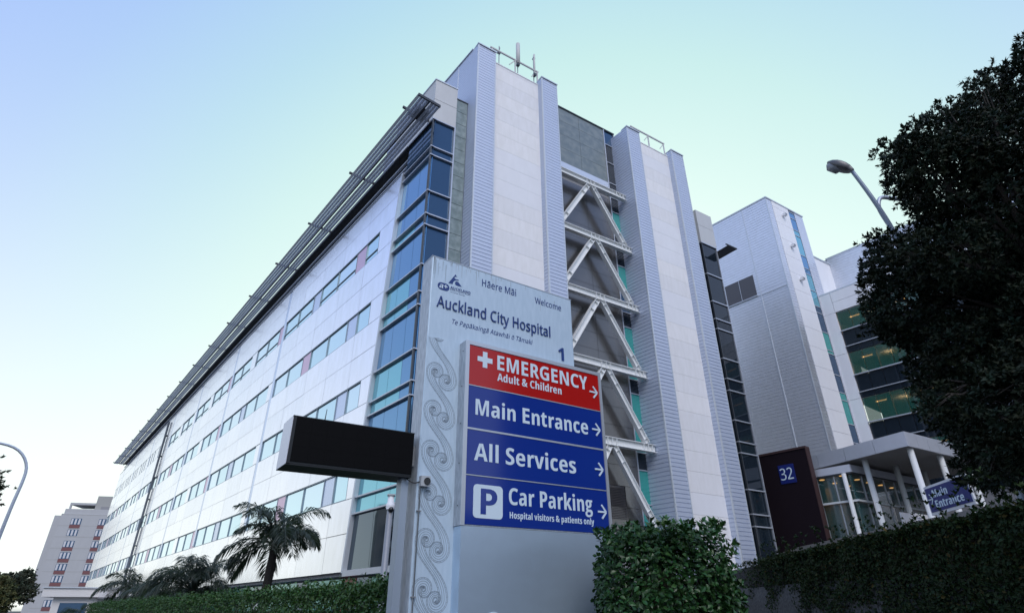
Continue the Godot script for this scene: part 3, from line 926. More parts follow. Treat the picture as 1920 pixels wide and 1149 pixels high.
	for fl in floors:
		var y0: float = fl[0]
		var y1: float = fl[1]
		for k in 22:
			var a := -1.02 - 1.1 * k
			panel(b, "window_pane", W, a - 1.1, a, y0 + 0.03, y1, -0.14, -0.11, M.pane_green, 0.04)
			panel(b, "spandrel_pane", W, a - 1.1, a, fl[2], y0 - 0.05, -0.18, -0.1, M.glass_black, 0.04)
			panel(b, "spandrel_pane", W, a - 1.1, a, fl[3], fl[2], -0.18, -0.1, M.glass_black, 0.04)
		bx(b, "transom", W, -25.3, -0.99, y0 - 0.05, y0 + 0.04, -0.16, 0.06, M.frame_alum)
		bx(b, "transom", W, -25.3, -0.99, fl[2] - 0.03, fl[2] + 0.03, -0.16, 0.04, M.frame_alum)
		# rooms behind the glass
		bx(b, "floor_slab", W, -25.3, -0.3, fl[3] + 0.1, y0 - 0.1, -6.0, -0.25, M.room_floor)
		bx(b, "ceiling", W, -25.3, -0.3, y1 + 0.02, y1 + 0.1, -6.0, -0.25, M.room_ceiling)
		bx(b, "back_wall", W, -25.3, -0.3, y0, y1, -6.3, -6.02, M.room_wall)
		for k in 5:
			bx(b, "room_column", W, -3.0 - 5.2 * k, -2.65 - 5.2 * k, y0 - 0.08, y1, -1.2, -0.8, M.core_dark)
		for k in 6:
			var c := -2.0 - 3.7 * k
			bx(b, "ceiling_lamp", W, c - 0.6, c + 0.6, y1 - 0.03, y1 + 0.005, -2.1, -1.9, M.lamp_warm)
		var lampn := OmniLight3D.new()
		lampn.name = "ceiling_light"
		lampn.light_color = Color(1.0, 0.85, 0.62)
		lampn.light_energy = 0.7
		lampn.omni_range = 20.0
		lampn.omni_attenuation = 2.0
		lampn.light_size = 0.3
		lampn.shadow_enabled = true
		b.add_child(lampn)
		lampn.global_position = W.p(-3.4, y1 - 0.25, -2.4)
	bx(b, "wing_end_wall", W, -25.6, -25.3, 0.0, 28.0, -14.0, -0.02, M.plain_panel)
	bx(b, "wing_back_wall", W, -25.3, -0.2, 0.0, 28.0, -14.0, -6.4, M.core_grey)
	bx(b, "wing_base_wall", W, -25.3, -0.2, 0.0, 9.2, -6.3, -0.25, M.core_dark)
	for k in 3:
		var y := [36.5, 32.8, 29.05][k] as float
		var t := thing("wall_floodlight", ["topmost of three small white floodlights on the annex tower's pale wall", "middle of three small white floodlights on the annex tower's pale wall", "lowest of three small white floodlights on the annex tower's pale wall"][k], "floodlight", F.p(2.3, y, 0.02), "floodlights on the annex wall")
		bx(t, "housing", F, 2.12, 2.48, y - 0.12, y + 0.14, 0.12, 0.4, M.plastic_white)
		bx(t, "lens", F, 2.16, 2.44, y - 0.08, y + 0.1, 0.4, 0.42, M.lamp_glass)
		bx(t, "bracket", F, 2.26, 2.34, y - 0.04, y + 0.04, 0.02, 0.12, M.galv)

# ------------------------------------------------------------------ entrance
func make_entrance() -> void:
	# maroon wall with the number panel
	var wo := Vector3(19.356, 0, -37.837)
	var W := Frame.new(wo, YL, YL - 90)
	var g := 4.6
	var w := thing("maroon_wall", "dark maroon freestanding wall carrying a blue number panel beside the entrance", "wall", wo + Vector3(0, g, 0))
	bx(w, "wall_slab", W, 0.0, 4.3, g - 1.0, 11.0, -0.5, 0.0, M.maroon_wall)
	bx(w, "coping", W, -0.04, 4.3, 11.0, 11.14, -0.54, 0.05, M.maroon_edge)
	bx(w, "end_face", W, -0.05, 0.0, g - 1.0, 10.995, -0.51, 0.02, M.maroon_edge)
	var s := thing("number_sign", "blue square panel with white number 32 on the maroon wall", "sign", W.p(1.55, 9.55, 0.02))
	bx(s, "panel", W, 1.0, 2.08, 8.96, 10.17, 0.0, 0.04, M.sign32_blue)
	wall_text(s, "32", false, W.p(2.0, 9.2, 0.042), -W.u, W.n, 0.86, 0.74, M.sign_white, 0.02)
	# glazed pavilion
	var po := Vector3(21.3, 0, -36.75)
	var PLf := Frame.new(po, YL, YL - 90)
	var PRf := Frame.new(po, YR, YR + 90)
	var p := thing("entrance_pavilion", "glass walled entrance lobby with pale fascia and warm downlights", "pavilion", po + Vector3(0, g, 0))
	for f in [[PLf, 3.3, 3], [PRf, 9.2, 7]]:
		var F: Frame = f[0]
		var ln: float = f[1]
		var k: int = f[2]
		for i in k:
			var a := ln * i / k
			var b := ln * (i + 1) / k
			panel(p, "pane", F, a, b, 7.56, 9.12, -0.12, -0.1, M.pane_clear, 0.05)
			panel(p, "pane", F, a, b, g, 7.44, -0.12, -0.1, M.pane_clear, 0.05)
			if i > 0:
				bx(p, "mullion", F, a - 0.03, a + 0.03, g, 9.12, -0.16, -0.05, M.frame_alum)
		bx(p, "transom", F, -0.1 if F == PLf else 0.05, ln, 7.44, 7.56, -0.15, 0.09, M.column_white)
		bx(p, "head", F, -0.05 if F == PLf else 0.1, ln, 9.12, 9.2, -0.18, 0.06, M.frame_dark)
		for q in range(0, k, 2):
			panel(p, "fascia_panel", F, ln * q / k - (0.1 if q == 0 and F == PLf else 0.0), minf(ln * (q + 2) / k, ln), 9.2, 9.68, -0.2, 0.1, M.canopy_panel, 0.02)
	for uu in [0.35, 2.8]:
		var c := smooth_tool()
		tube(c, [PLf.p(uu, g, 0.18), PLf.p(uu, 9.15, 0.18)], [0.13, 0.13], 14)
		mesh_part(p, "column", done(c), M.column_white)
	var st := tool()
	prism(st, [PLf.p(0.05, 0, -0.15), PLf.p(3.3, 0, -0.15), PRf.p(9.2, 0, -0.15) + hdir(YL) * 3.3, PRf.p(9.2, 0, -0.15)], 9.21, 9.6)
	mesh_part(p, "roof", done(st), M.room_ceiling)
	st = tool()
	prism(st, [PLf.p(-0.1, 0, 0.1), PLf.p(3.4, 0, 0.1), PRf.p(9.3, 0, 0.1) + hdir(YL) * 3.4, PRf.p(9.3, 0, 0.1)], g - 0.6, g)
	mesh_part(p, "floor", done(st), M.room_floor)
	bx(p, "rear_wall", PRf, 0.0, 9.3, g, 9.2, -3.7, -3.5, M.room_wall)
	bx(p, "rear_wall", PLf, 3.32, 3.5, g, 9.2, -1.2, 0.0, M.core_dark)
	bx(p, "inner_pier", PRf, 1.2, 1.6, g, 9.2, -2.6, -2.2, M.core_dark)
	var spots := [[0.6, -0.9], [0.8, -2.4], [2.6, -2.6], [2.7, -1.1], [4.4, -2.7], [4.3, -1.2], [6.0, -1.3], [7.7, -1.4]]
	for q in spots:
		var d := CylinderMesh.new()
		d.top_radius = 0.16; d.bottom_radius = 0.16; d.height = 0.03; d.radial_segments = 16
		var o := mesh_part(p, "downlight", d, M.lamp_warm)
		o.global_position = PRf.p(q[0], 9.19, q[1])
		var l := SpotLight3D.new()
		l.name = "downlight_beam"
		l.light_color = Color(1.0, 0.74, 0.42)
		l.light_energy = 1.6
		l.spot_angle = 50.0
		l.spot_range = 12.0
		l.spot_attenuation = 2.0
		l.light_size = 0.15
		l.shadow_enabled = true
		p.add_child(l)
		l.global_position = PRf.p(q[0], 9.15, q[1])
		l.rotation_degrees = Vector3(-90, 0, 0)
	# canopy over the forecourt
	var c0 := Vector3(22.80, 0, -32.865)
	var c1 := Vector3(19.65, 0, -40.58)
	var c2 := c0 + hdir(59.0) * 11.0
	var c3 := c1 + hdir(59.0) * 11.0
	var cn := thing("entrance_canopy", "flat pale canopy on round white columns in front of the glass entrance", "canopy", c0 + Vector3(0, g, 0))
	var vt := 10.73
	var vb := 9.88
	var inset := tool()
	var dl := (c1 - c0).normalized()
	var dr := hdir(59.0)
	prism(inset, [c0 + dl * 0.1 + dr * 0.1, c1 - dl * 0.1 + dr * 0.1, c3 - dl * 0.1 - dr * 0.1, c2 + dl * 0.1 - dr * 0.1], vb + 0.02, vt - 0.05)
	mesh_part(cn, "soffit", done(inset), M.canopy_soffit)
	for e in [[c0, c1, 4], [c0, c2, 9]]:
		var a: Vector3 = e[0]
		var b: Vector3 = e[1]
		var k: int = e[2]
		var d := (b - a).normalized()
		var inw := dr if k == 4 else dl
		for i in k:
			var q0 := a.lerp(b, float(i) / k) + d * 0.012
			var q1 := a.lerp(b, float(i + 1) / k) - d * 0.012
			if i == 0 and k == 9:
				q0 = a + d * 0.1
			var sp := tool()
			prism(sp, [q0, q1, q1 + inw * 0.1, q0 + inw * 0.1], vb, vt)
			mesh_part(cn, "fascia_panel", done(sp), M.canopy_panel)
	for q in [Vector3(23.24, 0, -33.46), Vector3(26.19, 0, -35.27), Vector3(22.21, 0, -36.42), Vector3(25.22, 0, -38.19), Vector3(28.17, 0, -39.94), Vector3(29.1, 0, -37.0)]:
		var cs := smooth_tool()
		tube(cs, [q + Vector3(0, g, 0), q + Vector3(0, vb + 0.05, 0)], [0.17, 0.17], 16)
		mesh_part(cn, "column", done(cs), M.column_white)
	var pav := tool()
	prism(pav, [c0 - dl * 3.0 - dr * 6.0, c1 + dl * 3.0 - dr * 3.0, c3 + dl * 3.0 + dr * 3.0, c2 - dl * 3.0 + dr * 3.0], g - 2.0, g - 0.003)
	var pv := mesh_part(self, "forecourt", done(pav), M.asphalt)
	pv.set_meta("kind", "structure")
	# direction sign for the entrance
	var so := Vector3(14.14, 0, -20.31)
	var S := Frame.new(so, 6.5, 6.5 - 90)
	var e := thing("entrance_sign", "navy sign with white arrow reading Main Entrance, half hidden by the dark tree", "sign", S.p(-1.2, 3.2, 0))
	bx(e, "frame", S, -2.42, 0.06, 4.36, 5.28, -0.08, -0.02, M.plastic_white)
	bx(e, "panel", S, -2.34, -0.02, 4.45, 5.2, -0.02, 0.0, M.sign32_blue)
	for q in [-2.1, -0.3]:
		bx(e, "leg", S, q - 0.05, q + 0.05, 3.0, 4.36, -0.09, -0.01, M.plastic_white)
	wall_text(e, "Main", true, S.p(-0.42, 4.87, 0.003), -S.u, S.n, 0.85, 0.235, M.sign_white, 0.01)
	wall_text(e, "Entrance", true, S.p(-0.42, 4.54, 0.003), -S.u, S.n, 1.6, 0.235, M.sign_white, 0.01)
	var ar := tool()
	arrow_shape(ar, S.p(-0.08, 4.84, 0.012), -S.u, Vector3.UP, 0.27, 0.035, S.n)
	mesh_part(e, "arrow", done(ar), M.sign_white)
	# low barrier with small notice
	var bo := PRf.p(1.0, 0, 2.2)
	var B := Frame.new(bo, YR, YR + 90)
	var lb := thing("barrier_panel", "low pale barrier panel with a small white notice in front of the lobby glass", "barrier", B.p(0.6, g, 0))
	bx(lb, "panel", B, -1.0, 3.4, 5.9, 6.55, -0.05, 0.0, M.canopy_panel)
	bx(lb, "notice", B, 0.7, 2.3, 6.1, 6.6, 0.0, 0.02, M.plastic_white)
	for q in [-0.9, 1.2, 3.3]:
		bx(lb, "leg", B, q - 0.04, q + 0.04, g - 0.02, 5.9, -0.05, -0.01, M.galv)
	wall_text(lb, "En", false, B.p(0.8, 6.2, 0.022), B.u, B.n, 0.42, 0.26, M.letter_navy, 0.008)

func arrow_shape(st: SurfaceTool, tail: Vector3, right: Vector3, up: Vector3, ln: float, w: float, out: Vector3) -> void:
	# plain line arrow pointing along right
	var tip := tail + right * ln
	bar(st, tail, tip - right * w * 0.3, out, 0.012, w)
	for s in [-1.0, 1.0]:
		bar(st, tip + right * w * 0.15, tip - right * ln * 0.52 + up * s * ln * 0.62, out, 0.0124, w)

func font(bold: bool, italic := false, serif := false) -> SystemFont:
	var f := SystemFont.new()
	f.font_names = PackedStringArray(["Droid Serif" if serif else "Droid Sans"])
	f.font_weight = 700 if bold else 400
	return f

func text_mesh(s: String, bold: bool, depth: float, serif := false) -> TextMesh:
	var t := TextMesh.new()
	t.text = s
	t.font = font(bold, false, serif)
	t.font_size = 96
	t.pixel_size = 0.01
	t.depth = depth
	t.curve_step = 1.0
	t.horizontal_alignment = HORIZONTAL_ALIGNMENT_LEFT
	return t

func wall_text(parent: Node3D, s: String, bold: bool, at: Vector3, right: Vector3, out: Vector3, width: float, cap: float, m: Material, depth: float, slant := 0.0, serif := false) -> MeshInstance3D:
	# lettering whose left end of the base line is at "at"; width and capital height in metres
	var t := text_mesh(s, bold, depth, serif)
	var h := text_mesh("H", bold, depth, serif)
	var box := t.get_aabb()
	var hb := h.get_aabb()
	var sx := width / box.size.x
	var sy := cap / hb.size.y
	var o := MeshInstance3D.new()
	o.name = "lettering"
	o.mesh = t
	o.material_override = m
	parent.add_child(o, true)
	var up := out.cross(right)
	var bs := Basis(right * sx, up * sy + right * slant * sy, out)
	o.global_transform = Transform3D(bs, at + out * (depth / 2) - right * box.position.x * sx - up * hb.position.y * sy)
	return o

# ------------------------------------------------------------------ sign pylon
const SU := Vector3(0.83383652, 0.01033618, -0.55191469)
const SV := Vector3(-0.00361319, 0.99990546, 0.01326724)
const SN := Vector3(0.55199964, -0.00906854, 0.83379503)
const SO := Vector3(-0.47001734, 0.0, -6.03710245)

func stext(parent: Node3D, s: String, bold: bool, x: float, y: float, width: float, cap: float, z: float, m: Material, depth: float, slant := 0.0, serif := false) -> void:
	wall_text(parent, s, bold, SO + SU * x + SV * y + SN * z, SU, SN, width, cap, m, depth, slant, serif)

func sp(x: float, y: float, z: float) -> Vector3:
	return SO + SU * x + SV * y + SN * z

func make_sign() -> void:
	var t := thing("hospital_sign", "tall silver hospital sign pylon with red emergency panel and blue direction panels", "sign", SO)
	t.basis = Basis(SU, SV, SN)
	var zp := -0.15
	# slab with rounded vertical edges
	var slab := tool()
	var x0 := -0.462
	var x1 := 1.67
	var r := 0.012
	var prof := [Vector2(x0, -0.40), Vector2(x0, zp - r), Vector2(x0 + r * 0.3, zp - r * 0.3), Vector2(x0 + r, zp), Vector2(x1 - r, zp), Vector2(x1 - r * 0.3, zp - r * 0.3), Vector2(x1, zp - r), Vector2(x1, -0.40)]
	var pts: Array = []
	for q in prof:
		pts.append(Vector3(q.x, 0, q.y))
	prism(slab, pts, -0.1, 5.385)
	local_part(t, "pylon_slab", done(slab), M.sign_silver)
	lbox(t, "side_plate", Vector3(x0 - 0.004, -0.1, -0.395), Vector3(x0, 5.38, zp - 0.014), M.sign_side)
	lbox(t, "top_cap", Vector3(x0 - 0.006, 5.385, -0.405), Vector3(x1 + 0.003, 5.395, zp + 0.004), M.sign_side)
	# weather stains running from the top edge
	var sr := RandomNumberGenerator.new()
	sr.seed = 77
	var stn := tool()
	for k in 46:
		var x := x0 + 0.02 + pow(sr.randf(), 2.2) * 1.9
		var ln := 0.02 + pow(sr.randf(), 3.0) * 0.22
		var w := 0.0015 + sr.randf() * 0.004
		var y := 5.384 - pow(sr.randf(), 2.5) * 0.12
		quad(stn, Vector3(x, y, zp + 0.0015), Vector3(x + w, y, zp + 0.0015), Vector3(x + w * 0.7, y - ln, zp + 0.0015), Vector3(x + w * 0.3, y - ln, zp + 0.0015))
	stuff(local_part(t, "grime_runs", done(stn), M.stain))
	# carved panel
	lbox(t, "carved_panel", Vector3(-0.455, 0.2, zp), Vector3(-0.07, 4.335, zp + 0.006), M.sign_silver)
	carving(t, zp + 0.0075)
	# top lettering
	stext(t, "Hāere Māi", false, 0.234, 5.182, 0.515, 0.098, zp, M.letter_navy, 0.004)
	stext(t, "Welcome", false, 1.05, 5.168, 0.435, 0.088, zp, M.letter_navy, 0.004)
	stext(t, "Auckland City Hospital", false, -0.375, 4.727, 1.655, 0.143, zp + 0.001, M.letter_navy, 0.012)
	stext(t, "Te Papākaingā Atawhāi ō Tāmaki", false, -0.165, 4.556, 1.155, 0.062, zp, M.letter_navy, 0.003, 0.2)
	stext(t, "1", true, 1.405, 4.442, 0.085, 0.175, zp, M.letter_navy, 0.012)
	emblem(t, zp + 0.002)
	# direction box
	lbox(t, "box_body", Vector3(-0.045, 2.335, zp), Vector3(1.965, 4.322, -0.006), M.sign_side)
	var cols := ["sign_red", "sign_blue", "sign_blue", "sign_blue"]
	var ys := [4.281, 3.797, 3.313, 2.828, 2.340]
	for k in 4:
		lbox(t, "message_panel", Vector3(0.002, ys[k + 1] + 0.008, -0.006), Vector3(1.922, ys[k] - 0.006, 0.0), M[cols[k]])
	for k in [1, 2, 3]:
		var hh := 0.02 if k == 2 else 0.009
		lbox(t, "divider", Vector3(0.002, ys[k] - hh / 2, -0.006), Vector3(1.922, ys[k] + hh / 2, 0.004), M.sign_frame)
	lbox(t, "frame_rail", Vector3(-0.047, 2.335, -0.006), Vector3(0.0, 4.322, 0.008), M.sign_frame)
	lbox(t, "frame_rail", Vector3(1.924, 2.335, -0.006), Vector3(1.967, 4.322, 0.008), M.sign_frame)
	lbox(t, "frame_rail", Vector3(0.0, 4.278, -0.006), Vector3(1.924, 4.324, 0.0075), M.sign_frame)
	for k in 5:
		lbox(t, "screw", Vector3(-0.0485, 4.2 - k * 0.42, -0.07), Vector3(-0.045, 4.212 - k * 0.42, -0.058), M.frame_dark)
	lbox(t, "lower_panel", Vector3(-0.035, -0.1, zp), Vector3(1.955, 2.331, 0.0), M.sign_lower)
	var w: Material = M.sign_white
	stext(t, "EMERGENCY", true, 0.375, 4.047, 1.36, 0.178, 0.0, w, 0.003)
	stext(t, "Adult & Children", true, 0.376, 3.912, 0.932, 0.093, 0.0, w, 0.003)
	stext(t, "Main Entrance", true, 0.097, 3.472, 1.6, 0.178, 0.0, w, 0.003)
	stext(t, "All Services", true, 0.095, 2.983, 1.375, 0.180, 0.0, w, 0.003)
	stext(t, "Car Parking", true, 0.53, 2.570, 1.155, 0.170, 0.0, w, 0.003)
	stext(t, "Hospital visitors & patients only", true, 0.54, 2.434, 1.155, 0.064, 0.0, w, 0.003)
	for k in 4:
		var a := tool()
		arrow_shape(a, Vector3(1.763, 4.036 - 0.4845 * k, 0.003), Vector3.RIGHT, Vector3.UP, 0.122, 0.02, Vector3.BACK)
		local_part(t, "arrow", done(a), w)
	lbox(t, "cross", Vector3(0.109, 4.100, 0.0), Vector3(0.307, 4.160, 0.003), w)
	lbox(t, "cross", Vector3(0.178, 4.160, 0.0), Vector3(0.238, 4.228, 0.003), w)
	lbox(t, "cross", Vector3(0.178, 4.034, 0.0), Vector3(0.238, 4.100, 0.003), w)
	# parking symbol: rounded white square with a blue letter
	var pk := tool()
	var ring: Array = []
	var cx := [0.41, 0.138, 0.138, 0.41]
	var cy := [2.700, 2.700, 2.455, 2.455]
	for q in 4:
		for i in 6:
			var an := (q * 90.0 + i * 18.0) / 180.0 * PI
			ring.append(Vector3(cx[q] + cos(an) * 0.042, cy[q] + sin(an) * 0.042, 0.003))
	for i in range(1, ring.size() - 1):
		tri(pk, ring[0], ring[i + 1], ring[i])
	for i in ring.size():
		var a: Vector3 = ring[i]
		var b: Vector3 = ring[(i + 1) % ring.size()]
		quad(pk, a, b, Vector3(b.x, b.y, 0.0), Vector3(a.x, a.y, 0.0))
	local_part(t, "parking_square", done(pk), w)
	stext(t, "P", true, 0.183, 2.452, 0.20, 0.252, 0.003, M.sign_blue, 0.002)
	# round notice low on the panel
	var d := CylinderMesh.new()
	d.top_radius = 0.118; d.bottom_radius = 0.118; d.height = 0.004; d.radial_segments = 40
	var o := local_part(t, "round_notice", d, M.sign_white, Vector3(0.352, 1.458, 0.002))
	o.rotation_degrees = Vector3(90, 0, 0)
	var d2 := CylinderMesh.new()
	d2.top_radius = 0.106; d2.bottom_radius = 0.106; d2.height = 0.002; d2.radial_segments = 40
	var o2 := local_part(t, "round_notice_face", d2, M.disc_red, Vector3(0.352, 1.458, 0.005))
	o2.rotation_degrees = Vector3(90, 0, 0)

func fill_poly(st: SurfaceTool, poly: PackedVector2Array, z: float) -> void:
	var idx := Geometry2D.triangulate_polygon(poly)
	for i in range(0, idx.size(), 3):
		for k in [0, 2, 1]:
			var q := poly[idx[i + k]]
			st.add_vertex(Vector3(q.x, q.y, z))

func emblem(t: Node3D, z: float) -> void:
	# mountain mark with a river cut through it, and a pill with a+
	var st := tool()
	var a := Vector2(-0.236, 5.079)
	var apex := Vector2(-0.144, 5.228)
	var left := PackedVector2Array([a, apex, Vector2(-0.122, 5.196)])
	for k in 7:
		var f := k / 6.0 * PI
		left.append(Vector2(-0.136 - 0.022 * sin(f), 5.196 - 0.034 * f / PI))
	left.append(Vector2(-0.103, 5.165))
	left.append(Vector2(-0.094, 5.151))
	for k in 9:
		var f := k / 8.0
		left.append(Vector2(lerpf(-0.110, -0.176, sin(f * PI / 2)), 5.151 - 0.070 * (1.0 - cos(f * PI / 2))))
	left.append(Vector2(-0.178, 5.079))
	fill_poly(st, left, z)
	var lake := PackedVector2Array()
	for k in 9:
		var f := PI * 0.15 + k / 8.0 * PI * 1.25
		lake.append(Vector2(-0.117 + 0.031 * cos(f), 5.105 + 0.03 * sin(f)))
	lake.append(Vector2(-0.052, 5.079))
	fill_poly(st, lake, z)
	local_part(t, "emblem_mountain", done(st), M.letter_navy)
	var pst := tool()
	var pill := PackedVector2Array()
	for k in 12:
		var f := PI / 2 + k / 11.0 * PI
		pill.append(Vector2(-0.326 + 0.05 * cos(f), 5.010 + 0.05 * sin(f)))
	for k in 12:
		var f := -PI / 2 + k / 11.0 * PI
		pill.append(Vector2(-0.268 + 0.05 * cos(f), 5.010 + 0.05 * sin(f)))
	fill_poly(pst, pill, z)
	local_part(t, "emblem_pill", done(pst), M.letter_navy)
	stext(t, "a", true, -0.348, 4.984, 0.052, 0.068, z, M.sign_white, 0.002, 0.2, true)
	stext(t, "+", true, -0.292, 4.984, 0.048, 0.072, z, M.sign_white, 0.002)
	stext(t, "AUCKLAND", true, -0.206, 5.012, 0.278, 0.035, z - 0.002, M.letter_navy, 0.003)
	stext(t, "DISTRICT HEALTH BOARD", false, -0.206, 4.993, 0.278, 0.012, z - 0.002, M.letter_navy, 0.002)
	stext(t, "Te Toka Tumai", false, -0.206, 4.965, 0.2, 0.011, z - 0.002, M.letter_navy, 0.002)

func ribbon(st: SurfaceTool, pts: Array, w: float, z: float) -> void:
	for i in pts.size() - 1:
		var a: Vector2 = pts[i]
		var b: Vector2 = pts[i + 1]
		var d := (b - a)
		if d.length() < 1e-5:
			continue
		var n := Vector2(-d.y, d.x).normalized() * w / 2
		quad(st, Vector3(a.x - n.x, a.y - n.y, z), Vector3(a.x + n.x, a.y + n.y, z), Vector3(b.x + n.x, b.y + n.y, z), Vector3(b.x - n.x, b.y - n.y, z))

func carving(t: Node3D, z: float) -> void:
	# interlocking scrolls: a band that unwinds from an upper left spiral, sweeps down across the
	# panel and winds into the next lower right spiral
	var pitch := 0.432
	var ymax := 4.33
	var band := 0.096
	for m in 11:
		var y0 := 4.36 - pitch * m
		var st := tool()
		var lines: Array = []
		for off in [0.0, 0.014, 0.036, 0.060, 0.082, 0.096]:
			var path: Array = []
			var ca := Vector2(-0.332, y0)
			var cb := Vector2(-0.200, y0 - pitch - 0.088)
			var ra: float = 0.118 - off
			var rb: float = 0.126 - (band - off)
			for k in 48:
				var f := k / 47.0
				var an := PI - 1.35 * TAU * (1.0 - f)
				path.append(ca + Vector2(cos(an), sin(an)) * ra * (0.14 + 0.86 * pow(f, 0.8)))
			var p0 := ca + Vector2(-ra, 0)
			var p3 := cb + Vector2(rb, 0.0)
			var p1 := p0 + Vector2(0.0, -0.21)
			var p2 := p3 + Vector2(0.0, 0.24)
			for k in range(1, 30):
				path.append(p0.bezier_interpolate(p1, p2, p3, k / 30.0))
			for k in 48:
				var f := k / 47.0
				var an := -1.35 * TAU * f
				path.append(cb + Vector2(cos(an), sin(an)) * rb * (1.0 - 0.86 * pow(f, 1.25)))
			lines.append(path)
			var keep: Array = []
			for q in path:
				if q.x > -0.452 and q.x < -0.073 and q.y < ymax and q.y > 0.25:
					keep.append(q)
				else:
					ribbon(st, keep, 0.0038, z)
					keep = []
			ribbon(st, keep, 0.0038, z)
		# rungs between the paired outer lines
		for pair in [[0, 1], [4, 5]]:
			for k in range(20, 106, 2):
				var q: Vector2 = lines[pair[0]][k]
				var q2: Vector2 = lines[pair[1]][k]
				if q.y < ymax and q.y > 0.25 and q.distance_to(q2) < 0.02:
					ribbon(st, [q, q2], 0.0026, z)
		local_part(t, "carved_scroll", done(st), M.engraving)

func make_message_board() -> void:
	var t := thing("message_board", "black electronic message board with pale end sticking out left of the pylon", "screen", SO + SU * -0.6)
	t.basis = Basis(SU, SV, SN)
	var ox := 0.6
	var x0 := -1.745 + ox
	var x1 := -0.525 + ox
	lbox(t, "casing", Vector3(x0, 2.78, -0.50), Vector3(x1, 3.205, -0.165), M.case_dark)
	lbox(t, "end_plate", Vector3(x0 - 0.006, 2.772, -0.505), Vector3(x0, 3.212, -0.168), M.case_light)
	lbox(t, "top_plate", Vector3(x0 - 0.004, 3.205, -0.505), Vector3(x1, 3.214, -0.155), M.case_dark)
	lbox(t, "bottom_plate", Vector3(x0 - 0.004, 2.768, -0.505), Vector3(x1, 2.78, -0.168), M.case_dark)
	for cx in 8:
		for cy in 3:
			var ax := lerpf(x0 + 0.03, x1 - 0.008, cx / 8.0)
			var bx2 := lerpf(x0 + 0.03, x1 - 0.008, (cx + 1) / 8.0)
			lbox(t, "display_module", Vector3(ax + 0.0004, 2.80 + cy * 0.1327 + 0.0004, -0.165), Vector3(bx2 - 0.0004, 2.80 + (cy + 1) * 0.1327 - 0.0004, -0.155), M.screen_black)
	lbox(t, "bezel", Vector3(x0, 2.78, -0.165), Vector3(x0 + 0.028, 3.205, -0.158), M.case_dark)
	var a := smooth_tool()
	tube(a, [Vector3(-1.42 + ox, 3.21, -0.3), Vector3(-1.42 + ox, 3.26, -0.3), Vector3(-1.415 + ox, 3.36, -0.3)], [0.006, 0.005, 0.003], 6)
	local_part(t, "whip_antenna", done(a), M.cable)
	var dm := SphereMesh.new()
	dm.radius = 0.055; dm.height = 0.05; dm.radial_segments = 20; dm.rings = 8
	local_part(t, "receiver_dome", dm, M.plastic_white, Vector3(-1.27 + ox, 3.215, -0.28))
	# steel post under its inner end
	var p := thing("steel_post", "weathered grey steel post under the message board beside the pylon", "post", SO + SU * -0.55)
	p.basis = Basis(SU, SV, SN)
	var ps := tool()
	prism(ps, [Vector3(-0.045, 0, -0.36), Vector3(0.03, 0, -0.36), Vector3(0.03, 0, -0.24), Vector3(-0.045, 0, -0.24)], -0.1, 3.19)
	local_part(p, "shaft", done(ps), M.post_steel)
	lbox(p, "bracket_plate", Vector3(0.03, 2.9, -0.34), Vector3(0.088, 3.1, -0.26), M.galv)
	# sensor box with conduit on the pylon face
	var s := thing("sensor_box", "small grey box with round black lens clipped to the carved panel", "sensor", sp(-0.4, 2.735, -0.14))
	s.basis = Basis(SU, SV, SN)
	var o := Vector3(-0.4, 2.735, -0.14)
	lbox(s, "housing", Vector3(-0.452, 2.685, -0.143) - o, Vector3(-0.352, 2.785, -0.085) - o, M.plastic_grey)
	var ln := CylinderMesh.new()
	ln.top_radius = 0.035; ln.bottom_radius = 0.035; ln.height = 0.012; ln.radial_segments = 24
	var lo := local_part(s, "lens", ln, M.lens_dark, Vector3(-0.388, 2.735, -0.08) - o)
	lo.rotation_degrees = Vector3(90, 0, 0)
	var cd := smooth_tool()
	tube(cd, [Vector3(-0.438, 2.69, -0.13) - o, Vector3(-0.438, 0.2, -0.13) - o], [0.008, 0.008], 8)
	local_part(s, "conduit", done(cd), M.plastic_grey)
	for k in 3:
		lbox(s, "conduit_clip", Vector3(-0.46, 2.45 - k * 0.75, -0.145) - o, Vector3(-0.415, 2.46 - k * 0.75, -0.12) - o, M.galv)
	var cb := smooth_tool()
	var cpts: Array = []
	var crad: Array = []
	for k in 13:
		var f := k / 12.0
		cpts.append(Vector3(lerpf(-0.56, -0.45, f), lerpf(2.775, 2.73, f) - 0.03 * sin(f * PI), lerpf(-0.22, -0.12, f)) - o)
		crad.append(0.006)
	tube(cb, cpts, crad, 6)
	local_part(s, "cable", done(cb), M.cable)

# ------------------------------------------------------------------ poles
func arc_points(pts: Array, steps: int) -> Array:
	var c := Curve3D.new()
	for i in pts.size():
		var a: Vector3 = pts[maxi(i - 1, 0)]
		var b: Vector3 = pts[mini(i + 1, pts.size() - 1)]
		c.add_point(pts[i], -(b - a) / 6.0, (b - a) / 6.0)
	var out: Array = []
	for k in steps + 1:
		out.append(c.sample_baked(c.get_baked_length() * k / steps, true))
	return out

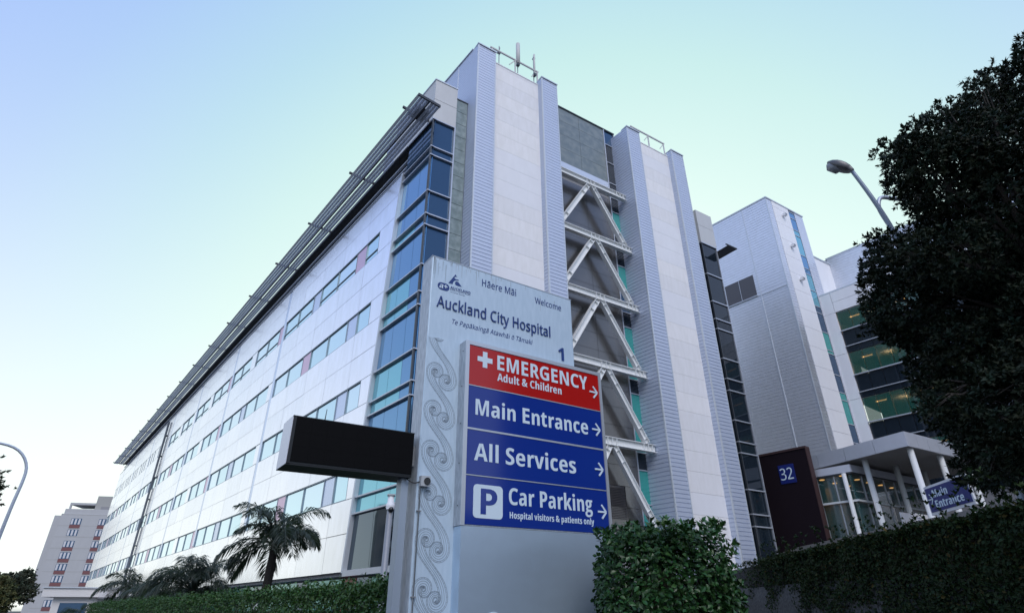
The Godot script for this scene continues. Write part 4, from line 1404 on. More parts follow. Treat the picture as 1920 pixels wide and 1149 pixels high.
func make_poles() -> void:
	# lamp on the right, seen against the sky left of the tree
	var base := polar(40.6, 13.4, 0)
	base.y = ground_height(base.x, base.z)
	var head := polar(36.78, 13.0, 1.6 + 13.0 * tan(deg_to_rad(35.3)))
	var a1 := polar(37.55, 13.0, 1.6 + 13.0 * tan(deg_to_rad(34.75)))
	var a2 := polar(38.35, 13.1, 1.6 + 13.1 * tan(deg_to_rad(32.1)))
	var a3 := polar(38.95, 13.2, 1.6 + 13.2 * tan(deg_to_rad(29.3)))
	var a4 := polar(39.3, 13.25, 1.6 + 13.25 * tan(deg_to_rad(26.0)))
	var t := thing("street_lamp", "dark curved arm street lamp rising from behind the tree", "street lamp", base, "street lamps")
	var st := smooth_tool()
	var line: Array = [base, base + Vector3(0, 2.5, 0), a4, a3, a2, a1]
	var pts := arc_points(line, 40)
	var rad: Array = []
	for k in pts.size():
		rad.append(lerpf(0.09, 0.042, k / 40.0))
	tube(st, pts, rad, 12)
	mesh_part(t, "pole", done(st), M.pole_blue)
	var dir := (head - a1).normalized()
	var sidev := dir.cross(Vector3.UP).normalized()
	var upv := sidev.cross(dir).normalized()
	var hs := smooth_tool()
	var rings: Array = []
	for k in 7:
		var f := k / 6.0
		var w := [0.05, 0.12, 0.155, 0.17, 0.165, 0.14, 0.07][k] as float
		var hgt := [0.05, 0.10, 0.125, 0.13, 0.12, 0.09, 0.04][k] as float
		var ring: Array = []
		for q in 14:
			var an := TAU * q / 14.0
			ring.append(a1 + dir * (f * 0.62 - 0.03) + sidev * signf(cos(an)) * pow(absf(cos(an)), 0.55) * w + upv * signf(sin(an)) * pow(absf(sin(an)), 0.55) * hgt * (0.9 if sin(an) > 0 else 0.6))
		rings.append(ring)
	for k in 6:
		for q in 14:
			quad(hs, rings[k][q], rings[k][(q + 1) % 14], rings[k + 1][(q + 1) % 14], rings[k + 1][q])
	for q in range(1, 13):
		tri(hs, rings[0][0], rings[0][q], rings[0][q + 1])
		tri(hs, rings[6][0], rings[6][q], rings[6][q + 1])
	mesh_part(t, "lantern", done(hs), M.lamp_head)
	var gl := smooth_tool()
	tube(gl, [a1 + dir * 0.2 - upv * 0.04, a1 + dir * 0.3 - upv * 0.05, a1 + dir * 0.5 - upv * 0.05, a1 + dir * 0.58 - upv * 0.03], [0.03, 0.13, 0.12, 0.04], 12)
	mesh_part(t, "bowl", done(gl), M.lamp_glass)
	var st2 := smooth_tool()
	var q0 := polar(38.85, 13.2, 1.6 + 13.2 * tan(deg_to_rad(29.6)))
	var arm := arc_points([q0, polar(38.62, 13.2, 1.6 + 13.2 * tan(deg_to_rad(31.0))), polar(39.0, 13.3, 1.6 + 13.3 * tan(deg_to_rad(31.75))), polar(39.7, 13.5, 1.6 + 13.5 * tan(deg_to_rad(31.5))), polar(40.8, 13.9, 1.6 + 13.9 * tan(deg_to_rad(30.9)))], 20)
	var r2: Array = []
	for k in arm.size():
		r2.append(0.045)
	tube(st2, arm, r2, 8)
	mesh_part(t, "second_arm", done(st2), M.pole_pale)
	# lamp far left
	var b2 := polar(-40.0, 45.0, 0)
	var t2 := thing("street_lamp", "pale hooked street lamp cut by the left edge of the photo", "street lamp", b2, "street lamps")
	var s3 := smooth_tool()
	var hp := func(az: float, el: float) -> Vector3: return polar(az, 45.0, 1.6 + 45.0 * tan(deg_to_rad(el)))
	var line2: Array = [b2, hp.call(-39.97, 3.0), hp.call(-39.94, 6.5), hp.call(-39.86, 8.6), hp.call(-39.98, 9.55), hp.call(-40.5, 10.35), hp.call(-41.3, 10.8), hp.call(-42.6, 10.95)]
	var p2 := arc_points(line2, 40)
	var rr: Array = []
	for k in p2.size():
		rr.append(lerpf(0.12, 0.07, k / 40.0))
	tube(s3, p2, rr, 10)
	mesh_part(t2, "pole", done(s3), M.pole_pale)
	var lh := smooth_tool()
	var le: Vector3 = p2[p2.size() - 1]
	var ld: Vector3 = (le - (p2[p2.size() - 2] as Vector3)).normalized()
	tube(lh, [le, le + ld * 0.15, le + ld * 0.6, le + ld * 0.75], [0.08, 0.16, 0.16, 0.06], 12)
	mesh_part(t2, "lantern", done(lh), M.lamp_head)
	# security camera pole behind the hedge
	var cb := polar(-11.6, 14.0, 0)
	var c := thing("camera_pole", "slim galvanised pole with a white security camera in front of the corner glazing", "camera pole", cb)
	var s4 := smooth_tool()
	tube(s4, [cb, cb + Vector3(0.02, 3.62, 0)], [0.075, 0.068], 14)
	mesh_part(c, "pole", done(s4), M.galv)
	var s5 := smooth_tool()
	var ct := cb + Vector3(0.02, 3.62, 0)
	tube(s5, [ct, ct + Vector3(0, 0.04, 0), ct + Vector3(0, 0.12, 0), ct + Vector3(0, 0.14, 0), ct + Vector3(0, 0.3, 0)], [0.085, 0.10, 0.10, 0.075, 0.07], 14)
	mesh_part(c, "camera_body", done(s5), M.plastic_white)
	var dm := SphereMesh.new()
	dm.radius = 0.065; dm.height = 0.13; dm.radial_segments = 16; dm.rings = 8
	var o := mesh_part(c, "camera_dome", dm, M.lens_dark)
	o.global_position = ct + Vector3(0.03, -0.01, 0.05)
	var s6 := tool()
	fbox(s6, Frame.new(ct, 80, 170), -0.09, 0.09, 0.3, 0.33, -0.09, 0.09)
	mesh_part(c, "camera_cap", done(s6), M.plastic_grey)

# ------------------------------------------------------------------ plants
func leaf_mesh(ln: float, w: float, bend: float) -> ArrayMesh:
	var st := tool()
	var a := Vector3.ZERO
	var ml := Vector3(-w / 2, ln * 0.5, bend * 0.6)
	var mr := Vector3(w / 2, ln * 0.5, bend * 0.6)
	var mc := Vector3(0, ln * 0.52, 0)
	var tl := Vector3(-w * 0.33, ln * 0.82, bend * 0.3)
	var tr := Vector3(w * 0.33, ln * 0.82, bend * 0.3)
	var tip := Vector3(0, ln, -bend * 0.5)
	tri(st, a, ml, mc); tri(st, a, mc, mr)
	tri(st, ml, tl, mc); tri(st, mc, tr, mr)
	tri(st, tl, tip, mc); tri(st, mc, tip, tr)
	return done(st)

func sprig_mesh(count: int, ln: float, w: float, spread: float, sd: int) -> ArrayMesh:
	# a twig end with a whorl of leaves
	var r := RandomNumberGenerator.new()
	r.seed = sd
	var st := tool()
	for k in count:
		var an := TAU * k * 0.382 + r.randf_range(-0.3, 0.3)
		var tilt := r.randf_range(0.35, 1.25)
		var at := Vector3(0, r.randf_range(0.0, spread), 0)
		var d := Vector3(cos(an) * sin(tilt), cos(tilt), sin(an) * sin(tilt))
		var s := d.cross(Vector3.UP).normalized()
		s = (s + d.cross(s) * r.randf_range(-0.5, 0.5)).normalized()
		var up := s.cross(d)
		var l := ln * r.randf_range(0.7, 1.15)
		var ww := w * r.randf_range(0.8, 1.1)
		var mid := at + d * l * 0.5 + up * l * 0.08
		var tip := at + d * l - up * l * 0.1
		tri(st, at, mid - s * ww / 2, mid); tri(st, at, mid, mid + s * ww / 2)
		tri(st, mid - s * ww / 2, tip, mid); tri(st, mid, tip, mid + s * ww / 2)
	return done(st)

func scatter(parent: Node3D, called: String, mesh: Mesh, m: Material, xf: Array, cols: Array) -> MultiMeshInstance3D:
	var mm := MultiMesh.new()
	mm.transform_format = MultiMesh.TRANSFORM_3D
	mm.use_colors = true
	mm.mesh = mesh
	mm.instance_count = xf.size()
	for i in xf.size():
		mm.set_instance_transform(i, xf[i])
		mm.set_instance_color(i, cols[i])
	var o := MultiMeshInstance3D.new()
	o.name = called
	o.multimesh = mm
	o.material_override = m
	parent.add_child(o, true)
	o.global_transform = Transform3D.IDENTITY
	stuff(o)
	return o

func facing(dir: Vector3, r: RandomNumberGenerator, jitter: float) -> Basis:
	# y axis along dir, turned at random
	var d := (dir + Vector3(r.randfn(), r.randfn(), r.randfn()) * jitter).normalized()
	var s := d.cross(Vector3(r.randfn(), r.randfn(), r.randfn())).normalized()
	return Basis(s, d, s.cross(d))

func leaf_colour(r: RandomNumberGenerator, base: Vector3, vary: float) -> Color:
	var k := 1.0 + r.randf_range(-vary, vary)
	var y := r.randf_range(-0.2, 0.25)
	return Color(base.x * k * (1.0 + y), base.y * k, base.z * k * (1.0 - y * 0.5))

func leaf_on(n: Vector3, r: RandomNumberGenerator) -> Basis:
	# a leaf lying against a clipped face: blade faces out, tip hangs outward and up or down
	var out := (n + Vector3(r.randfn(), r.randfn(), r.randfn()) * 0.45).normalized()
	var tip := Vector3(r.randfn(), r.randfn() * 0.8 - 0.2, r.randfn())
	tip = (tip - out * tip.dot(out)).normalized()
	tip = (tip + out * r.randf_range(0.0, 0.7)).normalized()
	var s := tip.cross(out).normalized()
	return Basis(s, tip, s.cross(tip))

func clipped_hedge(called: String, label: String, F: Frame, ln: float, w: float, hgt: float, y0: float, n_leaves: int, m: Material, base: Vector3, size: float, sd: int, near_bias: float, category := "hedge") -> Node3D:
	var r := RandomNumberGenerator.new()
	r.seed = sd
	var fn := FastNoiseLite.new()
	fn.seed = sd
	fn.frequency = 0.9
	var t := thing(called, label, category, F.p(ln / 2, y0, 0))
	var st := smooth_tool()
	var core_n := 24
	for i in core_n:
		var a := ln * i / core_n
		var b := ln * (i + 1) / core_n
		fbox(st, F, a, b, y0, y0 + hgt - 0.3, -w / 2 + 0.3, w / 2 - 0.3)
	mesh_part(t, "branch_mass", done(st), M.hedge_core)
	var xf: Array = []
	var cols: Array = []
	for i in n_leaves:
		var u := pow(r.randf(), near_bias) * ln
		var q := r.randf()
		var lump := fn.get_noise_2d(u * 1.3, q * 3.0) * 0.09
		var pos: Vector3
		var nrm: Vector3
		if q < 0.62:
			var v := hgt * (1.0 - 0.48 * r.randf()) if r.randf() < 0.8 else r.randf() * hgt
			lump = fn.get_noise_2d(u * 1.3, v * 1.6) * 0.08
			pos = F.p(u, y0 + v, w / 2 - 0.02 + lump - absf(r.randfn()) * 0.09)
			nrm = F.n
		elif q < 0.97:
			var nn := r.randf_range(-w / 2, w / 2)
			lump = fn.get_noise_2d(u * 1.3, nn * 2.0 + 30) * 0.07
			pos = F.p(u, y0 + hgt - 0.02 + lump - absf(r.randfn()) * 0.08, nn)
			nrm = Vector3.UP
		else:
			pos = F.p(u, y0 + hgt + r.randf() * 0.10, r.randf_range(-w / 2, w / 2))
			nrm = (Vector3.UP + F.n * r.randfn()).normalized()
		var sc := size * r.randf_range(0.7, 1.25)
		xf.append(Transform3D(leaf_on(nrm, r).scaled_local(Vector3.ONE * sc), pos))
		cols.append(leaf_colour(r, base, 0.35))
	scatter(t, "leaves", leaf_mesh(1.0, 0.62, 0.14), m, xf, cols)
	return t

func make_bush() -> void:
	var r := RandomNumberGenerator.new()
	r.seed = 501
	var c := polar(13.3, 6.2, 0)
	var t := thing("clipped_bush", "rounded glossy green bush overlapping the lower right of the sign", "bush", c)
	var st := smooth_tool()
	for k in 7:
		var an := TAU * k / 7.0
		tube(st, [c + Vector3(cos(an) * 0.06, -0.02, sin(an) * 0.06), c + Vector3(cos(an) * 0.2, 0.9, sin(an) * 0.2), c + Vector3(cos(an) * 0.42, 1.9, sin(an) * 0.42)], [0.025, 0.018, 0.008], 6)
	mesh_part(t, "stems", done(st), M.bark)
	var core := SphereMesh.new()
	core.radius = 0.26; core.height = 1.0; core.radial_segments = 16; core.rings = 10
	var o := mesh_part(t, "branch_mass", core, M.hedge_core)
	o.global_position = c + Vector3(0, 1.45, 0)
	var fn := FastNoiseLite.new()
	fn.seed = 8
	fn.frequency = 1.2
	var xf: Array = []
	var cols: Array = []
	for i in 22000:
		# squarish body: superellipse in plan and height
		var d := Vector3(r.randfn(), r.randfn(), r.randfn()).normalized()
		var p := 5.0
		var k := pow(pow(absf(d.x), p) + pow(absf(d.y), p) + pow(absf(d.z), p), -1.0 / p)
		var depth := 1.0 - absf(r.randfn()) * 0.17
		var lump := fn.get_noise_3dv(d * 2.2) * 0.1
		var pos := c + Vector3(d.x * 0.61, d.y * 0.82, d.z * 0.60) * k * (depth + lump) + Vector3(0, 1.44, 0)
		if pos.y < 0.3:
			continue
		var sc := 0.053 * r.randf_range(0.65, 1.3)
		xf.append(Transform3D(leaf_on((d + Vector3.UP * 0.35).normalized(), r).scaled_local(Vector3.ONE * sc), pos))
		cols.append(leaf_colour(r, Vector3(0.020, 0.062, 0.016), 0.45))
	scatter(t, "leaves", leaf_mesh(1.0, 0.62, 0.16), M.leaf_glossy, xf, cols)
	# shoots standing out of the top
	var xs: Array = []
	var cs: Array = []
	for i in 150:
		var an := r.randf() * TAU
		var rr := sqrt(r.randf()) * 0.62
		var pos := c + Vector3(cos(an) * rr, 2.24 + r.randf_range(-0.08, 0.04), sin(an) * rr)
		xs.append(Transform3D(facing(Vector3(cos(an) * 0.4, 1, sin(an) * 0.4), r, 0.25).scaled_local(Vector3.ONE * r.randf_range(0.7, 1.3)), pos))
		cs.append(leaf_colour(r, Vector3(0.028, 0.08, 0.02), 0.3))
	for i in 90:
		var an := r.randf_range(-1.2, 1.0)
		var pos := c + Vector3(cos(an) * 0.64, r.randf_range(0.9, 2.15), sin(an) * 0.6)
		xs.append(Transform3D(facing(Vector3(cos(an), 0.4, sin(an)), r, 0.3).scaled_local(Vector3.ONE * r.randf_range(0.8, 1.4)), pos))
		cs.append(leaf_colour(r, Vector3(0.024, 0.07, 0.018), 0.3))
	scatter(t, "shoots", sprig_mesh(7, 0.07, 0.035, 0.05, 31), M.leaf_glossy, xs, cs)
	# broad-leaved plant low in front
	var lc := polar(19.5, 5.4, 0)
	var lp := thing("low_shrub", "low broad leaved plant at the foot of the black wall", "plant", lc)
	var sst := smooth_tool()
	tube(sst, [lc, lc + Vector3(0, 1.0, 0)], [0.02, 0.01], 6)
	mesh_part(lp, "stem", done(sst), M.bark)
	var xl: Array = []
	var cl: Array = []
	for i in 260:
		var d := Vector3(r.randfn(), absf(r.randfn()) * 0.7, r.randfn()).normalized()
		var pos := lc + Vector3(d.x * 0.5, 0.95 + d.y * 0.68, d.z * 0.4) * Vector3(1, 1, 1)
		pos = lc + Vector3(d.x * 0.5, 0.8 + d.y * 0.62, d.z * 0.4)
		xl.append(Transform3D(facing(d + Vector3.UP * 0.3, r, 0.35).scaled_local(Vector3.ONE * r.randf_range(0.8, 1.5)), pos))
		cl.append(leaf_colour(r, Vector3(0.024, 0.07, 0.018), 0.3))
	scatter(lp, "leaves", sprig_mesh(6, 0.13, 0.055, 0.04, 35), M.leaf_glossy, xl, cl)

func make_hedges() -> void:
	# hedge along the left facade
	var fo := Vector3(-1.46, 0, -7.87) - hdir(YL) * 1.6
	var F := Frame.new(fo, YL, YL - 90)
	clipped_hedge("clipped_hedge", "bright green clipped hedge along the foot of the photo left of the sign", F, 30.0, 0.9, 1.88, 0.0, 80000, M.leaf, Vector3(0.034, 0.088, 0.02), 0.05, 601, 2.0)
	# black retaining wall with creeper
	var wo := Vector3(5.05, 0, -3.2)
	var W := Frame.new(wo, 1.5, -88.5)
	var w := thing("retaining_wall", "black retaining wall whose left end shows beside the rounded bush", "wall", W.p(8, 0, 0))
	var st := tool()
	hexa(st, [W.p(0, -0.1, 0.0), W.p(18, -0.1, 0.0), W.p(18, -0.1, -0.25), W.p(0, -0.1, -0.25)], [W.p(0, 2.46, 0.0), W.p(18, 2.42, 0.0), W.p(18, 2.42, -0.25), W.p(0, 2.46, -0.25)])
	mesh_part(w, "wall_body", done(st), M.black_wall)
	ivy(W)

func ivy(W: Frame) -> void:
	var r := RandomNumberGenerator.new()
	r.seed = 701
	var fn := FastNoiseLite.new()
	fn.seed = 71
	fn.frequency = 0.5
	var t := thing("creeper_hedge", "dark creeper hedge covering the retaining wall along the bottom right", "hedge", W.p(5, 0, 0.15))
	var stem := smooth_tool()
	for k in 14:
		var u := 0.4 + k * 0.72
		var pts: Array = []
		var rad: Array = []
		for q in 7:
			pts.append(W.p(u + fn.get_noise_2d(k * 9.0, q * 3.0) * 0.5, q * 0.4, 0.03))
			rad.append(0.016 - q * 0.0015)
		tube(stem, pts, rad, 6)
	mesh_part(t, "stems", done(stem), M.bark)
	var core := tool()
	fbox(core, W, -0.5, 8.4, 0.0, 2.3, 0.002, 0.02)
	mesh_part(t, "branch_mass", done(core), M.hedge_core)
	var xf: Array = []
	var cols: Array = []
	for i in 62000:
		var u := r.randf_range(-1.0, 11.6)
		var q := r.randf()
		# thins out towards the far end, where the wall shows
		if u > 8.6 and r.randf() < (u - 8.6) / 2.8:
			continue
		var lump := fn.get_noise_2d(u * 1.5, q * 4.0) * 0.10
		var pos: Vector3
		var nrm := W.n
		if q < 0.68:
			var v := (1.45 + r.randf() * 1.07) if r.randf() < 0.85 else r.randf() * 1.5
			lump = fn.get_noise_2d(u * 2.0, v * 2.0) * 0.12
			pos = W.p(u, v, 0.17 + lump - absf(r.randfn()) * 0.07)
		else:
			var nn := r.randf_range(-0.45, 0.2)
			lump = fn.get_noise_2d(u * 2.0, nn * 2.0 + 40.0) * 0.10 + fn.get_noise_2d(u * 7.0, 3.0) * 0.05
			pos = W.p(u, 2.50 + lump - absf(r.randfn()) * 0.04, nn)
			nrm = Vector3.UP
		xf.append(Transform3D(leaf_on(nrm, r).scaled_local(Vector3.ONE * 0.052 * r.randf_range(0.7, 1.25)), pos))
		var c := leaf_colour(r, Vector3(0.016, 0.030, 0.011), 0.4)
		if r.randf() < 0.06:
			c = leaf_colour(r, Vector3(0.05, 0.045, 0.014), 0.3)
		cols.append(c)
	scatter(t, "leaves", leaf_mesh(1.0, 0.6, 0.12), M.leaf_dark, xf, cols)
	var xs: Array = []
	var cs: Array = []
	for i in 420:
		var u := r.randf_range(-0.6, 10.5)
		var hgt := 2.5 + pow(r.randf(), 2.5) * 0.34 + fn.get_noise_2d(u * 2.0, 40.0) * 0.1
		xs.append(Transform3D(facing(Vector3.UP, r, 0.35).scaled_local(Vector3.ONE * r.randf_range(0.7, 1.3)), W.p(u, hgt, r.randf_range(-0.3, 0.15))))
		cs.append(leaf_colour(r, Vector3(0.02, 0.038, 0.014), 0.3))
	scatter(t, "shoots", sprig_mesh(7, 0.05, 0.026, 0.09, 41), M.leaf_dark, xs, cs)

func palm(label: String, base: Vector3, hgt: float, fronds: int, reach: float, sd: int) -> void:
	var r := RandomNumberGenerator.new()
	r.seed = sd
	var t := thing("palm", label, "palm tree", base, "palms in front of the long facade")
	var st := smooth_tool()
	var pts: Array = []
	var rad: Array = []
	for k in 12:
		var f := k / 11.0
		pts.append(base + Vector3(sin(f * 1.2) * 0.12, hgt * f, 0))
		rad.append(0.13 - 0.03 * f + 0.012 * (k % 2))
	pts.append(base + Vector3(0.12, hgt + 0.15, 0))
	rad.append(0.14)
	tube(st, pts, rad, 10)
	mesh_part(t, "trunk", done(st), M.bark)
	var crown := base + Vector3(0.12, hgt + 0.05, 0)
	for k in fronds:
		var an := TAU * k * 0.382 + r.randf_range(-0.2, 0.2)
		var rise := r.randf_range(0.15, 1.25)
		var ln := reach * r.randf_range(0.8, 1.15)
		var fs := tool()
		var p := crown
		var d := Vector3(cos(an) * cos(rise), sin(rise), sin(an) * cos(rise))
		var n := 26
		var prevp := p
		var side := d.cross(Vector3.UP).normalized()
		for q in n:
			var f := q / float(n)
			d = (d + Vector3(0, -0.05 - 0.075 * f, 0)).normalized()
			var np := p + d * ln / n
			bar(fs, p, np, side, 0.035 * (1.0 - f) + 0.008, 0.03 * (1.0 - f) + 0.006)
			if q > 3:
				var ll := 0.62 * reach / 2.0 * sin(PI * clampf(0.12 + f * 0.86, 0, 1)) + 0.08
				for s in [-1.0, 1.0]:
					for j in 3:
						var a := p.lerp(np, j / 3.0)
						var ld: Vector3 = (side * s * 0.75 + d * 0.75 + Vector3(0, r.randf_range(-0.5, 0.25), 0)).normalized()
						var l2 := ll * r.randf_range(0.75, 1.1)
						var mid: Vector3 = a + ld * l2 * 0.55
						var tip: Vector3 = a + ld * l2 * 0.9 + Vector3(0, -l2 * 0.3, 0)
						var wv: Vector3 = ld.cross(Vector3(r.randfn() * 0.4, 1, r.randfn() * 0.4)).normalized() * 0.016
						tri(fs, a, mid - wv, mid + wv)
						tri(fs, mid - wv, tip, mid + wv)
			p = np
		mesh_part(t, "frond", done(fs), M.palm_green)

func make_palms() -> void:
	palm("tall palm with arching fronds in front of the metal base panels", polar(-21.4, 18.0), 3.1, 21, 1.65, 811)
	palm("dense dark palm second from the glazed corner", polar(-26.9, 25.0), 2.1, 26, 2.0, 812)
	palm("short palm with thick drooping fronds just left of the second", polar(-28.6, 29.0), 1.75, 22, 1.9, 813)
	palm("small palm in front of the dark downpipe", polar(-31.3, 36.0), 2.5, 12, 1.6, 814)
	palm("lowest palm at the far left end of the hedge", polar(-33.6, 42.0), 1.2, 12, 1.8, 815)
	# young cordyline near the corner sill
	var b := polar(-13.6, 17.0)
	var t := thing("flax_plant", "spiky flax plant at the foot of the corner glazing", "plant", b)
	var r := RandomNumberGenerator.new()
	r.seed = 91
	for k in 22:
		var st := tool()
		var an := r.randf() * TAU
		var lean := r.randf_range(0.1, 0.7)
		var ln := r.randf_range(1.6, 2.5)
		var p := b + Vector3(cos(an), 0, sin(an)) * 0.1
		var d := Vector3(cos(an) * lean, 1.0, sin(an) * lean).normalized()
		var s := d.cross(Vector3.UP).normalized()
		for q in 7:
			var f := q / 7.0
			var np := p + d * ln / 7.0
			d = (d + Vector3(cos(an), -0.25, sin(an)) * 0.06 * (1.0 + q)).normalized()
			var w0 := 0.045 * (1.0 - f * f)
			var w1 := 0.045 * (1.0 - pow((q + 1) / 7.0, 2.0))
			quad(st, p - s * w0, p + s * w0, np + s * w1, np - s * w1)
			p = np
		mesh_part(t, "blade", done(st), M.palm_green)

func blob_tree(called: String, label: String, base: Vector3, blobs: Array, sprigs: int, sprig: Mesh, m: Material, colour: Vector3, sd: int, trunk_r: float, fork: float, group := "") -> void:
	# blobs: [centre, radius]; leaves fill shells of the blobs, limbs run to each of them
	var r := RandomNumberGenerator.new()
	r.seed = sd
	var t := thing(called, label, "tree", base, group)
	var top := base + Vector3(0, fork, 0)
	var tr := smooth_tool()
	tube(tr, [base - Vector3(0, 0.1, 0), base.lerp(top, 0.3), base.lerp(top, 0.7), top], [trunk_r * 1.35, trunk_r, trunk_r * 0.9, trunk_r * 0.75], 12)
	mesh_part(t, "trunk", done(tr), M.bark)
	var lm := smooth_tool()
	var total := 0.0
	for b in blobs:
		total += pow(b[1], 2.0)
		var c: Vector3 = b[0]
		var mid := top.lerp(c, 0.5) + Vector3(r.randfn() * 0.15, -0.1 * (c - top).length() * 0.2, r.randfn() * 0.15)
		tube(lm, arc_points([top - Vector3(0, 0.2, 0), mid, c], 8), [0.30, 0.27, 0.23, 0.19, 0.15, 0.11, 0.08, 0.05, 0.025].map(func(v): return v * trunk_r), 6)
		for k in 4:
			var e := c + Vector3(r.randfn(), r.randfn(), r.randfn()).normalized() * float(b[1]) * 0.7
			tube(lm, [mid.lerp(c, 0.6), mid.lerp(e, 0.75) + Vector3(0, 0.05, 0), e], [trunk_r * 0.08, trunk_r * 0.05, trunk_r * 0.015], 5)
	mesh_part(t, "limbs", done(lm), M.bark)
	var xf: Array = []
	var cols: Array = []
	for b in blobs:
		var c: Vector3 = b[0]
		var rad: float = b[1]
		var n := int(sprigs * rad * rad / total)
		var fn := FastNoiseLite.new()
		fn.seed = sd + n
		fn.frequency = 1.1
		for i in n:
			var d := Vector3(r.randfn(), r.randfn(), r.randfn()).normalized()
			var rr := rad * (0.55 + 0.5 * pow(r.randf(), 0.55)) * (1.0 + fn.get_noise_3dv(d * 1.8) * 0.35)
			if fn.get_noise_3dv(d * 4.0 + Vector3(9, 9, 9)) < -0.2:
				continue
			if fn.get_noise_3dv(d * 3.1 + Vector3(40, 4, 7)) > 0.22:
				rr *= r.randf_range(1.0, 1.35)
			elif fn.get_noise_3dv(d * 9.0 + Vector3(3, 60, 7)) > 0.42:
				rr *= r.randf_range(1.1, 1.6)
			xf.append(Transform3D(facing(d + Vector3.UP * 0.35, r, 0.45).scaled_local(Vector3.ONE * r.randf_range(0.75, 1.3)), c + d * rr))
			cols.append(leaf_colour(r, colour, 0.35))
	scatter(t, "crown", sprig, m, xf, cols)

func bearing(az: float, el: float, dist: float) -> Vector3:
	return polar(az, dist, EYE.y + dist * tan(deg_to_rad(el)))

